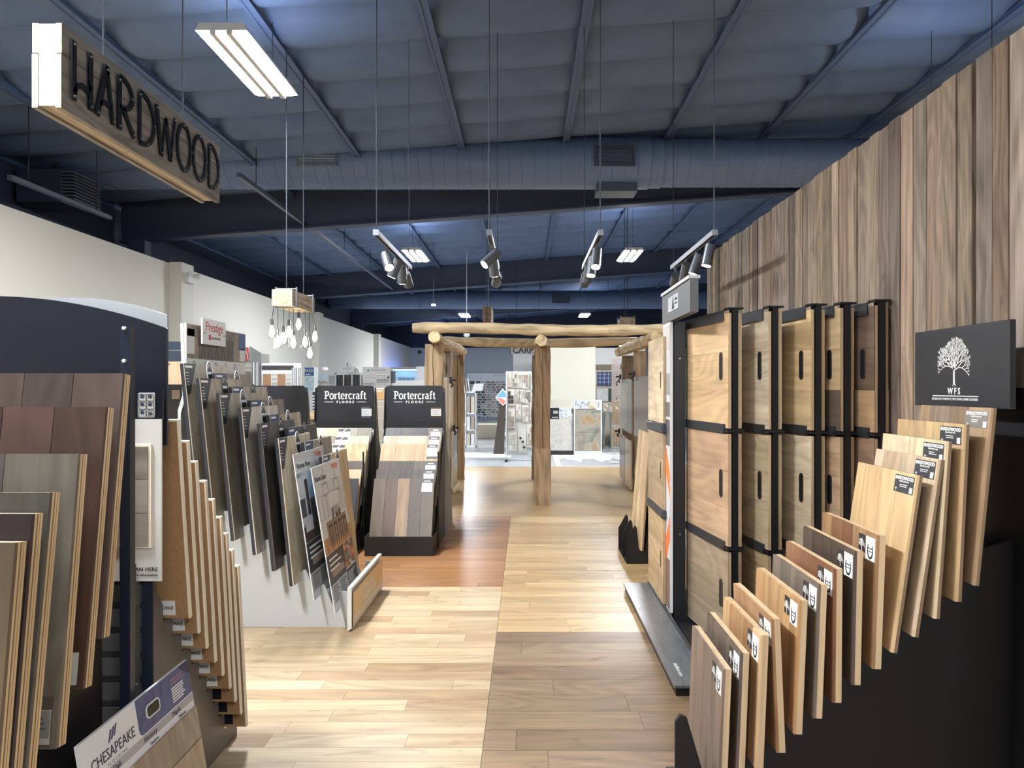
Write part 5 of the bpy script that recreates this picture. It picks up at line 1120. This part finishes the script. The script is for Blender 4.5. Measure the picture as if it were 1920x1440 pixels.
# ================================================================ background showroom, centre and right
k = thing('subway_tile_wall', 'white panel of mixed brown and grey subway tiles at the back', 'tile display', (-3.0, 35.75, 0))
bx('panel', plain((226, 232, 238), .4), k, 0, 2.1, 0.02, 0.1, 0.1, 2.02); h = bx('header', plain((222, 226, 230), .4), k, 0, 2.1, 0, 0.1, 2.03, 2.33); text('MSI  Stone', 0.16, h, 1.35, 2.18, plain((150, 154, 160), .5), align='LEFT', y=-0.004); bx('joint', plain((150, 154, 160), .5), h, 0.72, 0.74, -0.004, 0, 2.03, 2.33)
bx('plinth', plain((120, 132, 150), .5), k, 0.3, 1.75, -0.05, 0.1, 0, 0.12)
mb = [(74, 66, 60), (52, 58, 66), (112, 104, 98), (134, 124, 114), (160, 150, 138), (150, 154, 160), (176, 170, 160), (128, 112, 94)]
for r in range(15):
    for c in range(6):
        x = 0.47+c*0.245+(0.07 if r % 2 else 0); z = 1.88-r*0.126
        col = mb[0 if (c == 0 and random.random() < .6) else (1 if c < 2 and random.random() < .5 else random.randrange(2, 8))]
        bx('tile', plain(col, .25), k, x, x+0.215, 0.004, 0.02, z-0.05, z+0.05)
bx('side_samples', plain((200, 204, 206), .5), k, 0.02, 0.4, 0.0, 0.02, 0.9, 1.95); bx('dark_sample', plain((30, 34, 42), .4), k, 0.04, 0.2, -0.01, 0.0, 1.45, 1.75); bx('dark_sample', plain((44, 50, 62), .4), k, 0.05, 0.38, -0.01, 0.0, 1.78, 1.94); bx('pale_sample', plain((206, 204, 194), .4), k, 0.22, 0.36, -0.01, 0.0, 1.3, 1.74)
# white shelf unit with angled boards
k = thing('white_shelf_unit', 'white open shelf unit with leaning tile boards beyond the rear pergola posts', 'shelf', (-1.80, 19.0, 0))
MB().box(0, 0.46, 0, 0.02, 0, 0.05).box(0, 0.03, 0, 0.4, 0, 1.5).box(0.16, 0.19, 0, 0.4, 0, 1.5).box(0.43, 0.46, 0, 0.4, 0, 1.5).box(0, 0.46, 0, 0.4, 1.46, 1.5).box(0, 0.46, 0, 0.4, 0.9, 0.93).box(0, 0.46, 0, 0.4, 0.45, 0.48).build('frame', WH, k)
for j in range(5): MB().prism([(0.02+j*0.06, 1.5), (0.04+j*0.06, 1.5), (0.0+j*0.06, 1.86), (-0.02+j*0.06, 1.86)], 'xz', 0.05, 0.35).build('leaning_board', plain([(206,204,200), (178,170,160), (216,216,214), (190,180,168), (226,226,224)][j], .5), k)
MB().prism([(0.33, 1.5), (0.62, 1.52), (0.66, 1.72), (0.40, 1.70)], 'xz', 0.0, 0.03).build('catalogue', WH, k)
for j in range(3):
    for i in range(2): bx('tile_stack', plain([(186,176,160), (206,206,204), (150,140,130)][(i+j) % 3], .5), k, 0.20+i*0.12, 0.29+i*0.12, 0.02, 0.3, [0.05, 0.48, 0.93][j], [0.36, 0.82, 1.36][j])
for j in range(3): MB().prism([(0.002, 0.15+j*0.42), (0.028, 0.05+j*0.42), (0.155, 0.0+j*0.42+0.05), (0.155, 0.16+j*0.42)], 'xz', -0.01, 0.0).build('chevron_panel', plain((130, 116, 100), .6), k)
# pegboard with tile sample cards
k = thing('tile_card_board', 'white pegboard crowded with mosaic sample cards beside the middle post', 'tile display', (-0.45, 15.5, 0)); w = 0.75
MB().box(0, w, 0.03, 0.05, 0.12, 1.96).box(0, 0.03, -0.25, 0.3, 0.06, 0.12).box(w-0.03, w, -0.25, 0.3, 0.06, 0.12).box(0, 0.03, 0.0, 0.05, 0.1, 1.96).build('board', plain((216, 218, 218), .5), k)
for x in (0.015, w-0.015): MB().cyl((x-0.02, -0.22, 0.03), (x+0.02, -0.22, 0.03), 0.03, n=12).build('castor', BLACK, k)
cards = [(0.02, 0.13, 1.62, 1.95, (206,200,186)), (0.14, 0.24, 1.60, 1.94, (150,144,132)), (0.25, 0.36, 1.60, 1.93, (196,186,168)), (0.37, 0.50, 1.58, 1.93, (176,166,150)), (0.03, 0.19, 1.22, 1.57, (62,62,66)), (0.21, 0.30, 1.30, 1.56, (186,186,182)), (0.31, 0.42, 1.28, 1.56, (206,200,190)), (0.43, 0.55, 1.25, 1.55, (150,146,140)),
         (0.04, 0.20, 0.72, 1.14, (170,164,150)), (0.22, 0.34, 0.92, 1.24, (216,212,204)), (0.36, 0.50, 0.86, 1.22, (196,190,180)), (0.05, 0.24, 0.22, 0.62, (206,204,196)), (0.27, 0.44, 0.20, 0.70, (226,226,222)), (0.46, 0.60, 0.3, 0.8, (186,180,170)), (0.52, 0.70, 0.9, 1.5, (200,196,188)), (0.55, 0.72, 1.55, 1.9, (160,150,138))]
for j, (x0, x1, z0, z1, c) in enumerate(cards):
    q = bx('sample_card', plain((228, 228, 224), .5), k, x0, x1, 0.010+0.001*(j % 3), 0.028, z0, z1)
    for a in range(2):
        for e in range(3):
            if (a+e+j) % 4 == 3: continue
            xx, zz = x0+(x1-x0)*(0.12+0.40*a), z0+(z1-z0)*(0.10+0.27*e)
            bx('mosaic_chip', plain(tuple(max(20, v-18*((a+e) % 2)) for v in c), .4), q, xx, xx+(x1-x0)*0.34, 0.006, 0.010, zz, zz+(z1-z0)*0.23)
MB().prism(arc(0.32, 0.50, 0.03, 0.03, 0, 360, 6)[:-1], 'xz', 0.003, 0.010).prism(arc(0.37, 0.42, 0.03, 0.03, 0, 360, 6)[:-1], 'xz', 0.003, 0.010).prism(arc(0.40, 0.30, 0.03, 0.03, 0, 360, 6)[:-1], 'xz', 0.003, 0.010).build('black_hexagon', INK, k)
# easel with tilted brochure
k = thing('dark_easel', 'dark wood plank easel holding a tilted blue and red brochure', 'easel', (-0.62, 17.2, 0))
for j, dx in enumerate((-0.13, -0.05, 0.03)): MB().prism([(dx-0.05, 0.0), (dx+0.05, 0.0), (dx*0.4+0.10, 1.2), (dx*0.4+0.02, 1.2)], 'xz', -0.02-j*0.01, 0.04).build('easel_plank', PLY, k, (62, 52, 44))
br = MB().prism([(0.06, 1.16), (0.22, 1.36), (0.05, 1.58), (-0.13, 1.36)], 'xz', -0.07, -0.05).build('brochure', plain((226, 228, 230), .4), k)
MB().prism([(-0.10, 1.37), (0.05, 1.55), (0.19, 1.37)], 'xz', -0.073, -0.07).build('blue_print', plain((104, 160, 206), .4), br); MB().prism([(-0.10, 1.355), (0.06, 1.18), (0.12, 1.28), (0.0, 1.355)], 'xz', -0.073, -0.07).build('red_print', plain((212, 120, 108), .4), br)
lc = MB().box(-2.2, -0.8, 22.5, 23.6, 0, 0.42).build('beige_bench', plain((196, 186, 168), .5)); tag(lc, 'low beige stone bench in front of the subway tile wall', 'bench')
# cream partition with stone displays
wp = MB().box(0.58, 1.772, 18.2, 18.3, 0, 2.68).build('wall_partition', plain((196, 194, 178), .7)); tag(wp, 'tall cream partition wall behind the stone slab displays', 'wall', kind='structure')
wp2 = MB().box(-0.40, 0.58, 21.5, 21.6, 0, 2.63).build('wall_white_panel', plain((228, 230, 230), .6)); tag(wp2, 'white wall panel behind the tile card board', 'wall', kind='structure')
k = thing('marble_slab_display', 'pale marble slab display in a black frame', 'tile display', (0.42, 16.9, 0)); w = 0.72
MB().box(0, w, -0.02, 0.10, 0, 0.10).box(w-0.03, w, -0.02, 0.1, 0.1, 1.10).box(0, 0.03, -0.02, 0.1, 0.1, 1.1).build('black_frame', BLACK, k)
for j in range(2): bx('slab', blotch('pale_marble', [(166, 163, 156), (184, 181, 175), (174, 171, 164)], 6, .25), k, 0.03, w-0.03, 0, 0.05, 0.105+j*0.37, 0.47+j*0.37)
bx('black_title', BLACK, k, 0.03, 0.36, 0.0, 0.03, 0.85, 1.12); lines(MB(), 0.22, 0.34, 0.98, 1.06, 2, 0.02, -0.004, 0).build('fine_print', CARD, k); bx('photo', blotch('room_photo', [(60, 60, 66), (150, 160, 178), (214, 218, 222), (120, 100, 90)], 11, .4), k, 0.36, w-0.03, 0, 0.03, 0.90, 1.12)
for j in range(4): bx('colour_chip', WH, k, 0.20+j*0.035, 0.22+j*0.035, -0.004, 0, 0.88, 0.905)
bx('top_ledge', plain((176, 170, 158), .6), k, -0.1, 0.62, 0.05, 0.1, 1.15, 1.32)
k = thing('slate_slab_display', 'white framed display of golden grey slate slabs', 'tile display', (1.125, 16.8, 0)); w = 0.66
MB().box(0, w, 0.02, 0.10, 0, 1.31).box(0, w, -0.01, 0.02, 0, 0.10).box(0, 0.025, -0.01, 0.02, 0.1, 1.31).box(w-0.025, w, -0.01, 0.02, 0.1, 1.31).build('white_frame', WH, k)
SLT = blotch('slate_stone', [(92, 93, 88), (126, 123, 113), (146, 141, 128), (150, 118, 78), (122, 120, 112)], 3.2, .45, (1, 1, 1), 8, 0.8, .2, [.3, .42, .54, .66, .72])
for (x0, x1, z0, z1) in ((0.028, 0.632, 0.55, 1.07), (0.028, 0.235, 0.105, 0.545), (0.239, 0.632, 0.105, 0.545)): bx('slate_slab', SLT, k, x0, x1, -0.002, 0.02, z0, z1)
for (x0, x1) in ((0.04, 0.33), (0.34, 0.53)): bx('photo', MATS['room_photo'] if x0 < .1 else blotch('garden_photo', [(84, 84, 60), (160, 150, 120), (206, 200, 186), (110, 90, 70)], 12, .4), k, x0, x1, 0.0, 0.02, 1.10, 1.29)
lines(MB(), 0.56, 0.62, 1.12, 1.27, 3, 0.02, 0.01, 0.02).build('fine_print', plain((120, 122, 124), .5), k)
# niche wall with sample boards, table
wn = thing('wall_niche_back', 'taupe niche wall with shelves of tile sample boards', 'wall', (1.95, 20.0, 0), kind='structure')
bx('taupe_face', plain((176, 168, 152), .6), wn, 0, 1.4, 0, 0.1, 0, 2.26); bx('white_upper', plain((230, 230, 228), .6), wn, 0, 1.4, 0, 0.1, 2.26, 2.72); bx('rail', plain((128, 116, 98), .6), wn, 0, 1.4, -0.03, 0, 2.12, 2.24)
for (lab, x0, x1, z0, z1, m) in (('blue glass mosaic board on the taupe niche wall', 0.04, 0.42, 1.66, 2.04, bricks('blue_mosaic', (52, 66, 104), (66, 84, 124), (168, 176, 196), .12, .11, .008, .2, 0, 0.0, 'xz')), ('black board next to the blue mosaic board', 0.43, 0.62, 1.66, 2.04, BLACK), ('white marble board on the lower niche shelf', 0.04, 0.34, 1.22, 1.58, blotch('white_marble', [(206, 206, 204), (226, 226, 224)], 6, .3)), ('dark green board beside the white marble board', 0.36, 0.60, 1.22, 1.58, plain((48, 72, 62), .3))):
    q = MB().box(x0, x1, -0.035, -0.002, z0, z1).build('tile_sample_board', m, None, loc=(1.95, 20.0, 0)); tag(q, lab, 'tile sample', 'boards on the niche wall')
k = thing('grey_side_table', 'grey side table with curved legs holding a tile tray', 'table', (2.0, 18.6, 0))
bx('table_top', plain((120, 122, 116), .5), k, -0.06, 0.6, 0, 0.5, 0.93, 0.99)
for x in (0.0, 0.2, 0.52): MB().prism([(x, 0), (x+0.06, 0), (x+0.05, 0.5), (x+0.08, 0.93), (x-0.02, 0.93), (x+0.01, 0.5)], 'xz', 0.02, 0.08).build('leg', plain((96, 104, 102), .5), k)
tr = thing('hexagon_tile_tray', 'tray of brown and white hexagon tiles on the grey table', 'tile sample', (2.03, 18.65, 0.99)); bx('tray', plain((196, 190, 176), .5), tr, 0, 0.42, 0, 0.03, 0, 0.20)
for j in range(4):
    for i in range(7): MB().prism(arc(0.035+i*0.06+(0.03 if j % 2 else 0), 0.035+j*0.045, 0.024, 0.020, 0, 360, 6)[:-1], 'xz', -0.006, 0).build('hexagon_tile', plain((120, 96, 70) if (i+j) % 3 else (222, 220, 214), .4), tr)
k = thing('wire_tile_rack', 'tall white wire rack filled with pink and gold tile chips', 'tile display', (1.79, 14.9, 0))
mb = MB()
for j in range(5): mb.box(j*0.042, j*0.042+0.008, 0.0, 0.012, 0.02, 2.26)
for j in range(46): mb.box(0, 0.176, 0.0, 0.012, 0.05+j*0.048, 0.056+j*0.048)
mb.box(0, 0.176, 0, 0.35, 0, 0.025); mb.build('wire_grid', plain((222, 222, 222), .4), k)
for nm, c, j0, j1 in (('gold_chips', (190, 152, 84), 7, 14), ('white_chips', (226, 224, 222), 14, 16), ('amber_chips', (196, 160, 104), 16, 26), ('pink_chips', (224, 204, 206), 26, 45)):
    mb = MB()
    for j in range(j0, j1):
        for i in range(4):
            if random.random() < .93: mb.box(0.010+i*0.042, 0.040+i*0.042, 0.014, 0.022, 0.060+j*0.048, 0.096+j*0.048)
    o = mb.build(nm, plain(c, .35), k); o['kind'] = 'stuff'
